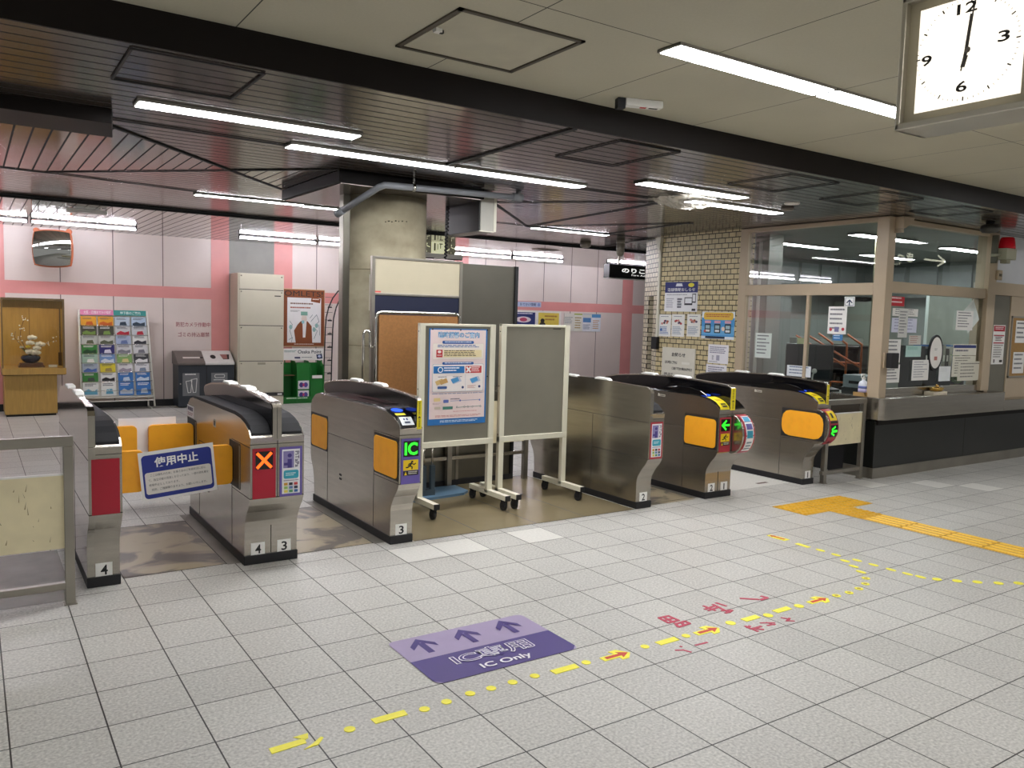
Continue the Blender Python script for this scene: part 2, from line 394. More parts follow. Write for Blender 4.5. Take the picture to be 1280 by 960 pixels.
for x0, x1, y0, y1 in ((.507, 1.06, -.54, .02), (3.2, 3.7, -.53, .12), (4.85, 5.4, -.5, .1), (6.0, 6.55, -.5, .1), (7.2, 7.7, -.5, 0)):
    for p, q in (((x0, y0), (x0, y1)), ((x1, y0), (x1, y1)), ((x0, y0), (x1, y0)), ((x0, y1), (x1, y1))): joint(p, q, .012)
struct(j.build('trim_2'))
# shallow boxed drop at the left edge
d = MB(beam_m); d.prism([(-1.6, .72), (.60, .72), (.66, 1.14), (-1.6, 1.14)], 'z', HC-.075, HC); struct(d.build('trim_3', bevel=.004))
# rear ceiling strip
sb_m = stripemat('rear_ceiling_slats', '9c9183', '2e2620', 'X', .11, .010, rough=.06, off=0, metal=.5)
c = MB(sb_m); c.quad((-9, 5.35, HB), (-9, 9.2, HB), (18, 9.2, HB), (18, 5.35, HB)); c.m(black); c.quad((-9, 5.35, HB), (18, 5.35, HB), (18, 5.35, HC), (-9, 5.35, HC))
struct(c.build('ceiling_rear'))
# rear wall: pale pink panels with salmon bands
YB = 8.77
wall_m = pm('pale_pink_panel', 'e8dad3', .32, var=.03, scale=2)
pink_m = pm('salmon_band', 'e69c98', .35, var=.04, scale=3)
grey_m = pm('grey_service_panel', '95948e', .45, var=.05)
wl = MB(wall_m); wl.box(-9, 18, YB, YB+.15, 0, HB+.06)
wl.m(pink_m); wl.box(-9, 18, YB-.004, YB, 1.625, 1.80)
for x0, x1 in ((.04, .335), (3.045, 3.315), (4.02, 4.32), (11.43, 11.72), (7.35, 7.64)): wl.box(x0, x1, YB-.006, YB, .1, HB)
wl.m(grey_m); wl.box(3.315, 4.02, YB-.008, YB, .1, HB)
wl.m(pm('wall_joint', '85736f', .6))
for x in [1.0, 1.675, 2.35, 4.73] + [9.375-.68*k for k in range(1, 6)] + [9.375, 10.055, 10.74]: wl.box(x-.006, x+.006, YB-.003, YB, .1, HB)
for x in [12.4+.68*k for k in range(6)] + [-.6-.68*k for k in range(8)]: wl.box(x-.006, x+.006, YB-.003, YB, .1, HB)
struct(wl.build('wall_rear'))
bb = MB(pm('black_baseboard', '1b1b1d', .4)); bb.box(-9, 18, YB-.03, YB, 0, .10); struct(bb.build('baseboard_rear'))
# ---------------------------------------------------------------- brick wall and ticket office shell
XB, YO = 7.35, .30                               # side face and front face of the office
brick_m = brickmat('glazed_brick', 'd2c296', '332a1c', .104, .0608, 'Y')
bw = MB(brick_m); bw.box(XB, XB+.25, 2.11, 3.42, 0, HC); struct(bw.build('wall_brick'))
dirv = Vector((math.sin(math.radians(26)), math.cos(math.radians(26)), 0)); nrm = Vector((-dirv.y, dirv.x, 0))
brick2 = brickmat('glazed_brick_return', 'd2c8ae', '332a1c', .104, .0608, 'Y')
bw = MB(brick2); p = Vector((XB, 3.42, 0))
for a0, a1, z0, z1 in ((0, .20, 0, HC), (.20, .42, 1.82, HC), (.42, .62, 0, HC)):
    q = p+dirv*(a0+a1)/2-nrm*.1+Vector((0, 0, (z0+z1)/2)); bw.obox(q, dirv*(a1-a0)/2, nrm*.1, (0, 0, (z1-z0)/2))
struct(bw.build('wall_brick_return'))
dr = MB(pm('grey_door_paint', '6f6a5f', .45)); q = p+dirv*.31-nrm*.10+Vector((0, 0, .91)); dr.obox(q, dirv*.108, nrm*.03, (0, 0, .908)); struct(dr.build('door_1'))
frame_m = pm('beige_office_frame', 'b9a78e', .42, var=.03)
glass = glassmat('office_glass', 'dfe9e6', .015)
def frame(name, boxes, panes):
    m_ = MB(frame_m)
    for bx in boxes: m_.box(*bx)
    o = struct(m_.build(name, bevel=.004))
    for px in panes:
        g = MB(glass); g.quad(*px); g.build('pane', o)
    return o
HT = HC-.005
frame('window_1', [(XB, XB+.09, 2.0, 2.11, 0, HT), (XB, XB+.12, .28, .41, .80, HT), (XB, XB+.08, .41, 2.0, 1.815, 1.935), (XB, XB+.08, .41, 2.0, HC-.05, HT),
                   (XB, XB+.08, .41, 2.0, .74, .80), (XB+.01, XB+.06, 1.15, 1.185, .80, 1.815)],
      [((XB+.03, .41, .8), (XB+.03, 2.0, .8), (XB+.03, 2.0, 1.815), (XB+.03, .41, 1.815)), ((XB+.03, .41, 1.935), (XB+.03, 2.0, 1.935), (XB+.03, 2.0, HC-.05), (XB+.03, .41, HC-.05))])
YG = .34
up = MB(steel); up.box(7.48, 9.32, YG-.012, YG+.012, .81, .885); struct(up.build('trim_4'))
frame('window_2', [(XB+.12, 9.33, YG-.03, YG+.06, 1.845, 1.955), (XB+.12, 9.33, YG-.03, YG+.06, HC-.05, HT), (9.33, 9.50, YG-.05, YG+.1, .82, HT), (9.25, 9.33, YG+.0, YG+.08, .82, 1.845),
                   (XB+.12, 9.33, YG+.02, YG+.05, .80, .885)],
      [((7.47, YG, .885), (9.33, YG, .885), (9.33, YG, 1.845), (7.47, YG, 1.845)), ((7.47, YG, 1.955), (9.33, YG, 1.955), (9.33, YG, HC-.05), (7.47, YG, HC-.05))])
# office bay to the right of the windows: beige frame, grey leaf, cork notice field, pale upper panel
wr = MB(frame_m); wr.box(9.50, 9.58, YG, YG+.1, .7165, 1.9); wr.box(9.98, 18, YG, YG+.12, .7165, 1.9); wr.box(9.5, 18, YG-.02, YG+.12, 1.9, 2.04)
wr.m(pm('pale_upper_panel', 'd9dbe0', .2, var=.02)); wr.box(9.5, 18, YG+.03, YG+.1, 2.04, HC)
wr.m(pm('office_wall_inner', 'b9b5a8', .6)); wr.box(9.5, 18, YG+.12, YG+.2, 0, 2.04)
struct(wr.build('wall_office'))
ld = MB(pm('grey_olive_door', '6d695c', .4, var=.03)); ld.box(9.58, 9.98, YG+.01, YG+.07, .7165, 1.9); struct(ld.build('door_2', bevel=.003))
# base of the office
bs = MB(pm('black_counter_front', '141614', .30, var=.12, scale=5)); bs.box(XB-.02, 18, YO-.02, YO+.3, .1, .57); 
bs.m(seamk); bs.box(9.02, 9.026, YO-.022, YO, .1, .55)
bs.m(steel_lo); bs.box(XB-.03, 18, YO-.03, YO, 0, .105); bs.box(XB-.03, XB, YO, .6, 0, .105)
bs.m(beam_m); bs.box(XB-.0, 18, YO-.035, YO, .535, .58)
struct(bs.build('wall_office_base'))
bs = MB(black); bs.box(XB, XB+.12, YO+.31, 2.1, 0, .585); struct(bs.build('wall_office_base_side'))
# inside of the office
iw = pm('office_grey_wall', '878d89', .55, var=.05); 
io = MB(iw); io.box(8.0, 13, 4.2, 4.3, 0, HC); io.box(13, 13.1, .56, 4.3, 0, HC); io.box(XB+.255, XB+.275, 2.12, 3.45, 0, HC); io.quad((XB+.275, 3.45, 0), (8.0, 4.25, 0), (8.0, 4.25, HC), (XB+.275, 3.45, HC))
io.m(pm('office_soffit', '5c615d', .5)); io.box(8.0, 13, 3.7, 4.2, 1.98, 2.12); io.box(12.7, 13, .6, 4.2, 1.98, 2.12)
io.m(pm('office_high_panel', 'a2a8a6', .4))
for i in range(9): io.box(8.1+.52*i, 8.54+.52*i, 4.17, 4.2, 2.15, 2.5)
for i in range(6): io.box(12.97, 13, .7+.55*i, 1.16+.55*i, 2.15, 2.5)
struct(io.build('wall_office_rear'))
ic = MB(pm('office_ceiling', '8f938f', .6)); ic.quad((XB+.1, .36, HC-.02), (XB+.1, 4.2, HC-.02), (13, 4.2, HC-.02), (13, .36, HC-.02)); struct(ic.build('ceiling_office'))
ct = MB(pm('office_floor_finish', '8b877f', .6)); ct.quad((XB+.2, .6, .05), (13, .6, .05), (13, 4.2, .05), (XB+.2, 4.2, .05)); struct(ct.build('floor_office'))
# ================================================================ lamps
lamp_frame = pm('lamp_frame', '9a978e', .4, var=.02)
def ceiling_lamp(x0, x1, y, z, label, wd=.15, group='ceiling lamps in the dark slatted ceiling', deep=.03):
    t = thing('ceiling_lamp', label, 'ceiling lamp', ((x0+x1)/2, y, z), group)
    m_ = MB(lampm); m_.box(x0+.012, x1-.012, y-wd/2+.006, y+wd/2-.006, z-.016, z-.008); m_.build('diffuser', t)
    m_ = MB(lamp_frame)
    m_.box(x0, x1, y-wd/2-.003, y-wd/2+.006, z-.014, z); m_.box(x0, x1, y+wd/2-.006, y+wd/2+.003, z-.014, z)
    m_.box(x0, x0+.012, y-wd/2, y+wd/2, z-.014, z); m_.box(x1-.012, x1, y-wd/2, y+wd/2, z-.014, z); m_.box(x0, x1, y-wd/2, y+wd/2, z-.006, z)
    m_.build('housing', t); return t
ceiling_lamp(.67, 1.92, .42, HC, 'long lit ceiling lamp on its own above the out of service gate')
ceiling_lamp(1.66, 2.87, .96, HC, 'lit ceiling lamp just in front of the concrete pillar, left half of the joined pair')
ceiling_lamp(2.88, 4.09, .96, HC, 'lit ceiling lamp over the noticeboards, right half of the joined pair')
ceiling_lamp(4.28, 5.46, .47, HC, 'lit ceiling lamp next to the plastic bag, nearer the dark beam')
ceiling_lamp(5.25, 6.47, .9, HC, 'lit ceiling lamp with its left end covered by the plastic bag')
ceiling_lamp(1.72, 2.78, 3.85, HC, 'thin lit ceiling lamp left of the pillar, longer of the two in its row', wd=.1)
ceiling_lamp(2.80, 3.6, 3.9, HC, 'short lit ceiling lamp ending behind the concrete pillar', wd=.1)
ceiling_lamp(5.58, 6.76, 3.78, HC, 'thin lit ceiling lamp far back between the grey panel and the brick wall', wd=.1)
G2 = 'ceiling lamps in the pale front ceiling'
ceiling_lamp(2.54, 3.66, -1.60, HF, 'bright lamp in the pale ceiling, starting at its open panel', wd=.14, group=G2)
ceiling_lamp(3.67, 4.80, -1.60, HF, 'bright lamp in the pale ceiling running behind the clock', wd=.14, group=G2)
for i, (x, y) in enumerate(((-3.2, -1.6), (-1.2, -4.6), (1.6, -4.6), (4.4, -4.6), (7.6, -1.6), (10.2, -1.6), (-1.2, -7.6), (2.4, -7.6), (6, -7.6))):  # unseen hall lamps, added to fill the scene with light
    ceiling_lamp(x, x+1.25, y, HF, 'unseen ceiling lamp of the hall, added for fill light', wd=.14, group='unseen hall lamps added for fill light')
for i, (x, y) in enumerate(((-3.4, .42), (-4.5, 3.9))):
    ceiling_lamp(x, x+1.25, y, HC, 'slatted ceiling lamp outside the picture', group='slatted ceiling lamps outside the picture')
def batten(x0, x1, y, z, label):
    t = thing('batten_lamp', label, 'strip light', ((x0+x1)/2, y, z), 'strip lights along the rear wall')
    m_ = MB(tubem); m_.cyl((x0+.02, y, z), (x1-.02, y, z), .014, 10); m_.build('tube', t)
    m_ = MB(dgrey); m_.box(x0, x1, y-.016, y+.016, z+.03, HB)
    for xx in (x0, x1-.02): m_.box(xx, xx+.014, y-.016, y+.016, z-.018, z+.04)
    m_.build('housing', t)
for x0, x1, l in ((-.64, .56, 'strip light on the rear ceiling at the left edge of the photo'), (.58, 1.80, 'strip light on the rear ceiling above the brochure rack'),
                  (3.12, 4.26, 'strip light on the rear ceiling above the beige locker'), (4.28, 5.4, 'strip light on the rear ceiling running behind the pillar'),
                  (6.6, 7.75, 'strip light on the rear ceiling just right of the coiled cord'), (7.77, 8.87, 'strip light on the rear ceiling above the grey panel'),
                  (9.9, 11.1, 'strip light half hidden by the black hanging sign'), (-2.0, -.8, 'strip light outside the picture')): batten(x0, x1, 7.5, 2.505, l)
for x0, y, l in ((8.3, 1.3, 'office ceiling lamp nearest the ticket window'), (8.6, 2.6, 'office ceiling lamp in the second row'), (10.4, 1.4, 'office ceiling lamp at the right, front row'), (10.8, 2.8, 'office ceiling lamp at the right, back row')):
    ceiling_lamp(x0, x0+1.2, y, HC-.03, l, wd=.17, group='lamps inside the ticket office')
# ================================================================ ticket gates
BODY = [(.29, .745), (.285, .775), (.33, .815), (.40, .845), (.50, .866), (.62, .874), (1.72, .866), (1.80, .853), (1.87, .81), (1.90, .76), (1.90, .37), (1.885, .32), (1.845, .26), (1.825, .20), (1.815, .055),
        (.41, .055), (.41, .22), (.40, .262), (.36, .325), (.315, .375), (.295, .41), (.29, .43)]
FIN = [(.285, .76), (.285, .945), (.295, .965), (.33, .978), (.45, .985), (.65, .996), (1.0, 1.008), (1.38, .998), (1.74, .967), (1.90, .938), (1.935, .92), (1.94, .895), (1.90, .85)]
def inset(poly, d):
    cx = sum(p[0] for p in poly)/len(poly); cy = sum(p[1] for p in poly)/len(poly); n = len(poly); out = []
    for i in range(n):
        a, b, c = Vector(poly[i-1]), Vector(poly[i]), Vector(poly[(i+1) % n]); t = ((b-a).normalized()+(c-b).normalized()).normalized()
        nn = Vector((-t.y, t.x)); nn = nn if nn.dot(Vector((cx, cy))-b) > 0 else -nn
        out.append(tuple(b+nn*d))
    return out
def runner(fl, a, b, w_, h_):
    """the little running figure of the caution sticker"""
    k = K('1a1814'); g = lambda x, y: (a+w_*x, b+h_*y)
    fl.ell(a+w_*.62, b+h_*.16, w_*.10, h_*.11, k, 10)
    for pts, t in (([(.55, .3), (.42, .58)], .011), ([(.42, .58), (.62, .72), (.6, .92)], .007), ([(.42, .58), (.25, .72), (.08, .74)], .007), ([(.55, .32), (.78, .46), (.92, .36)], .006), ([(.55, .32), (.34, .36), (.26, .54)], .006)):
        fl.stroke([g(*p) for p in pts], t*w_*fl.w/.07, k)
def led(fl, a0, b0, a1, b1, what):
    """black lamp field of the front display"""
    fl.rect(a0, b0, a1, b1, K('14120f', .2)); g = lambda x, y: (a0+(a1-a0)*x, b0+(b1-b0)*y)
    if what == 'x':
        m_ = pm('lit_orange_cross', 'ff6a20', .4, var=0, emit='ff5a14', es=1.6)
        for s_ in (((.12, .12), (.88, .88)), ((.88, .12), (.12, .88))): fl.stroke([g(*p) for p in s_], .017, m_)
    elif what == 'arrow':
        m_ = pm('lit_green', '30f030', .4, var=0, emit='28f028', es=1.3)
        fl.stroke([g(.2, .5), (g(.9, .5))], .016, m_); fl.stroke([g(.55, .15), g(.15, .5), g(.55, .85)], .016, m_)
    else:
        m_ = pm('lit_green', '30f030', .4, var=0, emit='28f028', es=1.3)
        fl.text('IC', g(.08, .1)[0], g(.08, .1)[1], g(.92, .9)[0], g(.92, .9)[1], m_, bold=.03)
def card_poster(fl, a0, b0, a1, b1):
    g = lambda x, y: (a0+(a1-a0)*x, b0+(b1-b0)*y); R = lambda x0, y0, x1, y1, c_: fl.rect(*g(x0, y0), *g(x1, y1), K(c_))
    R(0, 0, 1, 1, 'f2f1f4'); R(.06, .04, .66, .42, '8d84b8'); fl.ell(*g(.42, .14), (a1-a0)*.12, (b1-b0)*.045, K('463a86')); R(.3, .22, .54, .42, '463a86'); R(.1, .3, .3, .36, '463a86')
    fl.mb.m(K('2f2a5e')); vs, fs, x0, x1, y0, y1 = textmesh('PiTaPa', .01); fl.lay()
    A = Vector(g(.72, .05)); B = Vector(g(.95, .41)); pts = []
    for x, y in vs:                                # set sideways, reading downwards
        s_ = (x-x0)/(x1-x0); t_ = (y-y0)/(y1-y0); pts.append(fl.P(B.x+(A.x-B.x)*(1-t_), A.y+(B.y-A.y)*s_))
    fl.mb.add(pts, fs)
    fl.rrect(*g(.08, .47), *g(.92, .66), .012, K('3aa6bd')); fl.lines(*g(.2, .53), *g(.8, .61), 2, K('d4eef2'), seed=3)
    fl.lines(*g(.08, .69), *g(.92, .73), 1, K('9a93a8'), rag=0)
    for i in range(3):
        for k in range(3): R(.10+.28*k, .75+.08*i, .30+.28*k, .81+.08*i, ['d7a23a', '3c6ea8', '2c2c34', '9cc46a', 'c94a4a', '6a88b8', 'e6d45a', '3a3f54', '5aa06a'][(i*3+k*2) % 9])
def front_panel(root, x0, x1, hue, kind):
    if kind is None: return
    fl = Flat((x0+.012, .286, .712), X, DN, x1-x0-.024, .292, K(hue, .35), th=.002)
    if kind == 'x': led(fl, .12, .06, .88, .42, 'x')
    elif kind == 'card': card_poster(fl, .10, .05, .90, .95)
    elif kind == 'blank': pass
    else:
        led(fl, .10, .05, .92, .40, kind); fl.rect(.10, .47, .90, .70, K('f4d21c')); runner(fl, .2, .48, .6, .21)
        fl.rect(.10, .71, .90, .81, K('26231f')); fl.poly([(.15, .80), (.29, .80), (.22, .72)], K('f4d21c')); fl.lines(.36, .725, .86, .80, 2, K('d8d6ce'), rag=.1, seed=5)
    fl.build('display_panel', root)
def plate(root, x0, x1, num):
    c = (x0+x1)/2; fl = Flat((c-.04, .409, .128), X, DN, .082, .078, K('f4f3ee'), th=.0015)
    fl.text(num, .3 if num != '1' else .42, .15, .72 if num != '1' else .58, .85, K('151515'), bold=.02); fl.build('number_plate', root)
def flap(mb_, x0, x1, y0, y1, z0=.445, z1=.695, r=.03):
    """orange flap lying in the side wall (thin in x) or standing across the lane (thin in y)"""
    if x1-x0 < y1-y0:
        pts = []
        for cy, cz, t0 in ((y1-r, z1-r, 0), (y0+r, z1-r, 90), (y0+r, z0+r, 180), (y1-r, z0+r, 270)):
            pts += [(cy+r*math.cos(math.radians(t0+k*30)), cz+r*math.sin(math.radians(t0+k*30))) for k in range(4)]
        mb_.prism(pts, 'x', x0, x1)
    else:
        pts = []
        for cx, cz, t0 in ((x1-r, z1-r, 0), (x0+r, z1-r, 90), (x0+r, z0+r, 180), (x1-r, z0+r, 270)):
            pts += [(cx+r*math.cos(math.radians(t0+k*30)), cz+r*math.sin(math.radians(t0+k*30))) for k in range(4)]
        mb_.prism(pts, 'y', y0, y1)
def gate(label, x0, halves, fin, tall=None, flaps='in', nose=None, reader='grey', yellowfin=True):
    """halves: list of (hue, display kind, number) left to right; fin: x centre; tall: side that is one full-height plate"""
    hw = .157; x1 = x0+hw*len(halves); t = thing('ticket_gate', label, 'ticket gate', ((x0+x1)/2, 1.1, 0), 'ticket gates in a row')
    b = MB(steel); b.prism(BODY, 'x', x0, x1); b.m(seamk)
    for i in range(1, len(halves)): b.box(x0+hw*i-.002, x0+hw*i+.002, .2885, .30, .42, .77); b.box(x0+hw*i-.002, x0+hw*i+.002, .4085, .42, .06, .24)
    for zz in (.735, .42): b.box(x0-.0008, x1+.0008, .2885, .30, zz-.0015, zz+.0015)
    for xs, sg in ((x0, -1), (x1, 1)):
        xa, xb = xs+sg*.0012, xs
        if tall and sg < 0: continue
        b.box(xa, xb, .68, 1.53, .5835, .5865)
        for yy in (.68, 1.53): b.box(xa, xb, yy-.0015, yy+.0015, .06, .585)
        b.box(xa, xb, .295, .68, .716, .719); b.box(xa, xb, .678, .681, .585, .718); b.box(xa, xb, .30, .68, .4185, .4215)
        if sg < 0:
            b.box(xa, xb, 1.25, 1.29, .3, .315); b.box(xa, xb, 1.25, 1.29, .27, .285)
    b.build('body', t)
    p_ = MB(black); p_.box(x0-.004, x1+.004, .40, 1.83, 0, .056); p_.build('plinth', t, bevel=.004)
    tf = .026*len(halves) if len(halves) > 1 else .03
    fa, fb = fin-tf/2, fin+tf/2
    if tall: fa, fb = x0-.0015, x0+.032
    if tall:                                       # end gate: outer side is one tall steel plate
        out = [(.2875, .432), (.2875, .745), (.285, .94), (.295, .965), (.34, .982), (.65, .992), (1.0, 1.008), (1.38, 1.0), (1.74, .967), (1.87, .93), (1.90, .88)] + BODY[10:15]+[(.4088, .055), (.4088, .22), (.3988, .262), (.3588, .325), (.3138, .375), (.2938, .41)]
        s_ = MB(mirror_steel if tall == 'M' else steel); s_.prism(out, 'x', fa, fb); s_.m(seamk)
        s_.box(x0-.0025, x0, .3, 1.9, .706, .7085); s_.box(x0-.0025, x0, .29, .98, .4185, .4215); s_.box(x0-.0025, x0, .98, .9825, .06, .7); s_.build('side_plate', t)
        s_ = MB(gloss); s_.prism(inset(FIN, .014), 'x', fb, fb+.002); s_.build('fin_panel', t)
    else:
        s_ = MB(steel); s_.prism(FIN, 'x', fa, fb); s_.m(seamk)
        if len(halves) > 1: s_.box(fin-.0015, fin+.0015, .284, .29, .765, .95)
        s_.build('fin', t, bevel=.003)
        s_ = MB(gloss); q = inset(FIN, .012)
        s_.prism(q, 'x', fa-.003, fa-.0005); s_.prism(q, 'x', fb+.0005, fb+.003); s_.build('fin_panel', t)
    for yc, zt in ((.88, 1.004), (1.30, 1.0)):
        k = MB(white); k.prism([(yc-.10, zt-.006), (yc-.065, zt+.014), (yc+.065, zt+.015), (yc+.10, zt-.004)], 'x', fa-.006, fb+.006); k.build('fin_cap', t, bevel=.006)
    if yellowfin:
        fl = Flat((fa-.002, .2835, .955), X, DN, tf+.004, .185, K('f0de1e'), th=.001)
        fl.poly([(.2, .62), (.8, .62), (.5, .54)], K('1c1a12')); fl.lines(.35, .05, .65, .5, 9, K('1c1a12'), rag=.1); fl.lines(.35, .66, .65, .95, 6, K('1c1a12'), rag=.1, seed=4); fl.build('warning_strip', t)
    # top covers either side of the fin
    spans = []
    if fa-x0 > .03: spans.append((x0+.010, fa-.004))
    if x1-fb > .03: spans.append((fb+.004, x1-.010))
    for a, c in spans:
        k = MB(dgrey if reader == 'plain' else gloss)
        if reader != 'plain': k.prism([(.290, .766), (.297, .795), (.35, .837), (.42, .860), (.52, .877), (.66, .882), (1.0, .880), (1.55, .876), (1.72, .872), (1.80, .860), (1.80, .84), (.5, .84), (.36, .80)], 'x', a, c)
        else: k.prism([(.292, .77), (.300, .80), (.35, .842), (.42, .866), (.52, .884), (.66, .892), (1.0, .888), (1.55, .884), (1.72, .878), (1.80, .862), (1.80, .84), (.5, .84), (.36, .80)], 'x', a, c)
        if reader != 'plain':
            k.m(gloss); k.prism([(.75, .880), (.75, .886), (1.25, .884), (1.25, .878)], 'x', a+.012, c-.012)
        k.build('top_cover', t, bevel=.003)
        if reader in ('ic', 'yellow') and a < fin:
            PR = [(.286, .768), (.294, .797), (.347, .840), (.418, .863), (.52, .880), (.60, .884)]
            cum = [0]
            for p, q in zip(PR, PR[1:]): cum.append(cum[-1]+math.dist(p, q))
            def at_s(s_):
                for i_ in range(len(PR)-1):
                    if s_ <= cum[i_+1] or i_ == len(PR)-2:
                        f_ = (s_-cum[i_])/(cum[i_+1]-cum[i_]); return (PR[i_][0]+(PR[i_+1][0]-PR[i_][0])*f_, PR[i_][1]+(PR[i_+1][1]-PR[i_][1])*f_)
            gd = MB(K('17171a', .2)); lay = [0]
            def band(s0_, s1_, u0_, u1_, m_):
                gd.m(m_); lay[0] += .0006; N_ = 8; W_ = c-a-.006
                for k_ in range(N_):
                    p, q = at_s(s0_+(s1_-s0_)*k_/N_), at_s(s0_+(s1_-s0_)*(k_+1)/N_)
                    e = lay[0]; xa_, xb_ = a+.003+W_*u0_, a+.003+W_*u1_
                    gd.quad((xa_, p[0]-e, p[1]+e), (xb_, p[0]-e, p[1]+e), (xb_, q[0]-e, q[1]+e), (xa_, q[0]-e, q[1]+e))
            if reader == 'ic':
                band(.012, .30, 0, 1, K('17171a', .2)); band(.135, .165, .05, .75, K('f0e020')); band(.03, .105, .06, .94, K('eef2f4'))
                band(.075, .09, .3, .42, K('29427c')); band(.072, .09, .5, .62, K('29427c')); band(.045, .06, .3, .7, K('33415c'))
            else:
                band(.01, .215, 0, 1, K('f0dc18')); band(.11, .15, .2, .85, K('c9a80e')); band(.03, .075, .3, .85, K('2a2418')); band(.05, .057, .36, .8, K('f0dc18'))
            gd.build('card_guide', t)
            k = MB(pm('blue_reader_glow', '3a66f0', .2, var=0, emit='2f5cff', es=.75)); sc = .225 if reader == 'ic' else .27
            ep = [(sc+.042*math.sin(2*math.pi*q_/24), .5+.40*math.cos(2*math.pi*q_/24)) for q_ in range(24)]
            k.add([(a+.003+(c-a-.006)*u_, at_s(s_)[0]-.002, at_s(s_)[1]+.0045) for s_, u_ in ep], [tuple(range(24))[::-1]]); k.build('card_reader', t)
            if reader == 'yellow':
                k = MB(gloss); k.prism([(.44, .88), (.52, .915), (.64, .935), (.80, .935), (.95, .912), (1.08, .885)], 'x', a, a+.02); k.build('reader_hood', t, bevel=.004)
    for i, (hue, kind, num) in enumerate(halves):
        xa, xb = x0+hw*i, x0+hw*(i+1)
        if not (nose and i == nose): front_panel(t, xa, xb, hue, kind)
        plate(t, xa, xb, num)
    if nose is not None:
        xa, xb = x0+hw*nose, x0+hw*(nose+1); pts = [(.32, .735)]
        for k in range(9):
            a_ = math.radians(90+180*k/8); pts.append((.285+.125*math.cos(a_), .565+.165*math.sin(a_)))
        pts += [(.32, .40)]
        n_ = MB(steel); n_.prism(pts, 'x', xa+.002, xb); n_.build('rounded_nose', t, bevel=.006)
        red = K('b03040'); st = MB(red); ya, za = .285, .565
        def strip(a0, a1, m_, e, u0, u1):
            st.m(m_); N_ = 8; R1, R2 = .125+e, .165+e
            for k in range(N_):
                t0, t1 = [math.radians(90+180*(a0+(a1-a0)*(k+j)/N_)) for j in (0, 1)]
                q = [(ya+R1*math.cos(t_), za+R2*math.sin(t_)) for t_ in (t0, t1)]
                st.quad((u0, *q[0]), (u0, *q[1]), (u1, *q[1]), (u1, *q[0]))
        u0, u1 = xa+.018, xb-.012; strip(.02, .98, red, .002, u0, u1)
        if halves[nose][1] == 'card':
            strip(.12, .80, K('f0f0f2'), .0025, u0+.02, u1-.015); strip(.15, .26, K('5aa8cc'), .003, u0+.03, u1-.025); strip(.30, .40, K('6a64a8'), .003, u0+.03, u1-.025); strip(.42, .54, K('3a9ab8'), .003, u0+.03, u1-.025)
            for a0 in (.60, .66, .72): strip(a0, a0+.03, K('8a98a0'), .003, u0+.035, u1-.03)
        else:
            strip(.14, .36, K('f2d21c'), .003, u0+.015, u1-.01); strip(.2, .31, K('2a2418'), .0035, u0+.05, u1-.05); strip(.37, .41, K('2a2418'), .003, u0+.015, u1-.01)
            strip(.44, .66, K('14120f', .2), .003, u0+.015, u1-.01)
            gm = pm('lit_green', '30f030', .4, var=0, emit='28f028', es=1.3); um = (u0+u1)/2; strip(.53, .57, gm, .0035, um-.03, um+.045)
            for k in range(5): strip(.50-.01*k, .53-.01*k, gm, .0036, um-.036+.011*k, um-.024+.011*k); strip(.57+.01*k, .60+.01*k, gm, .0036, um-.036+.011*k, um-.024+.011*k)
            strip(.78, .84, K('3a2026'), .003, um-.012, um+.012)
        st.build('display_panel', t)
    # flaps
    if flaps in ('in', 'long'):
        sl = MB(black); sl.box(x0-.002, x0+.001, (.305 if flaps == 'in' else .20), .675, .437, .708); sl.build('flap_slot', t)
        fm_ = MB(orange); flap(fm_, x0-.006, x0-.001, .315 if flaps == 'in' else .215, .672, .448, .692, .03 if flaps == 'in' else .09); fm_.build('flap', t, bevel=.0015)
        sl = MB(black); sl.box(x0-.002, x0+.001, 1.535, 1.89, .437, .708); sl.build('flap_slot', t)
        fm_ = MB(orange); flap(fm_, x0-.006, x0-.001, 1.54, 1.87, .448, .692); fm_.build('flap', t, bevel=.0015)
        if flaps == 'long':
            n_ = MB(steel); n_.prism([(.33, .40), (.20, .45), (.172, .5), (.165, .57), (.172, .63), (.20, .69), (.33, .728)], 'x', x0-.0015, x0+.004); n_.build('nose_cheek', t)
    return t, x0, x1
def open_flap(t, x0, x1, y):
    fm_ = MB(orange); flap(fm_, x0, x1, y-.018, y+.018, .445, .685); fm_.build('flap', t, bevel=.003)
gA, a0, a1 = gate('ticket gate numbered 4 at the left end, with a plain red front panel', .412, [('b01830', 'blank', '4')], .43, tall='M', flaps='no', reader='plain', yellowfin=False)
gB, b0, b1 = gate('double ticket gate numbered 4 and 3 with a lit orange cross', 1.235, [('b01830', 'x', '4'), ('6a5ba8', 'card', '3')], 1.388, flaps='no', reader='plain', yellowfin=False)
gC, c0, c1 = gate('ticket gate numbered 3 with green IC letters and blue card readers', 2.172, [('6a5ba8', 'IC', '3')], 2.305, reader='ic')
gD, d0, d1 = gate('ticket gate numbered 2 with a tall plain steel side', 4.315, [('b03040', 'card', '2')], 4.333, tall='L', flaps='no', reader='plain', yellowfin=False)
gE, e0, e1 = gate('double ticket gate numbered 2 and 1 with a yellow card guide', 5.10, [('b03040', 'arrow', '2'), ('b03040', 'card', '1')], 5.255, nose=1, reader='yellow')
gF, f0, f1 = gate('ticket gate numbered 1 with a rounded nose, beside the ticket office', 6.41, [('b03040', 'arrow', '1')], 6.548, nose=0, flaps='long', reader='yellow')
for t, xs in ((gB, b0),):                          # open slots of the closed lane
    for ya, yb in ((.50, .735), (1.62, 1.88)):
        k = MB(black); k.box(xs-.002, xs+.001, ya, yb, .435, .71); k.m(steel_lo); k.box(xs-.004, xs-.001, ya, ya+.012, .44, .70); k.build('flap_slot', t)
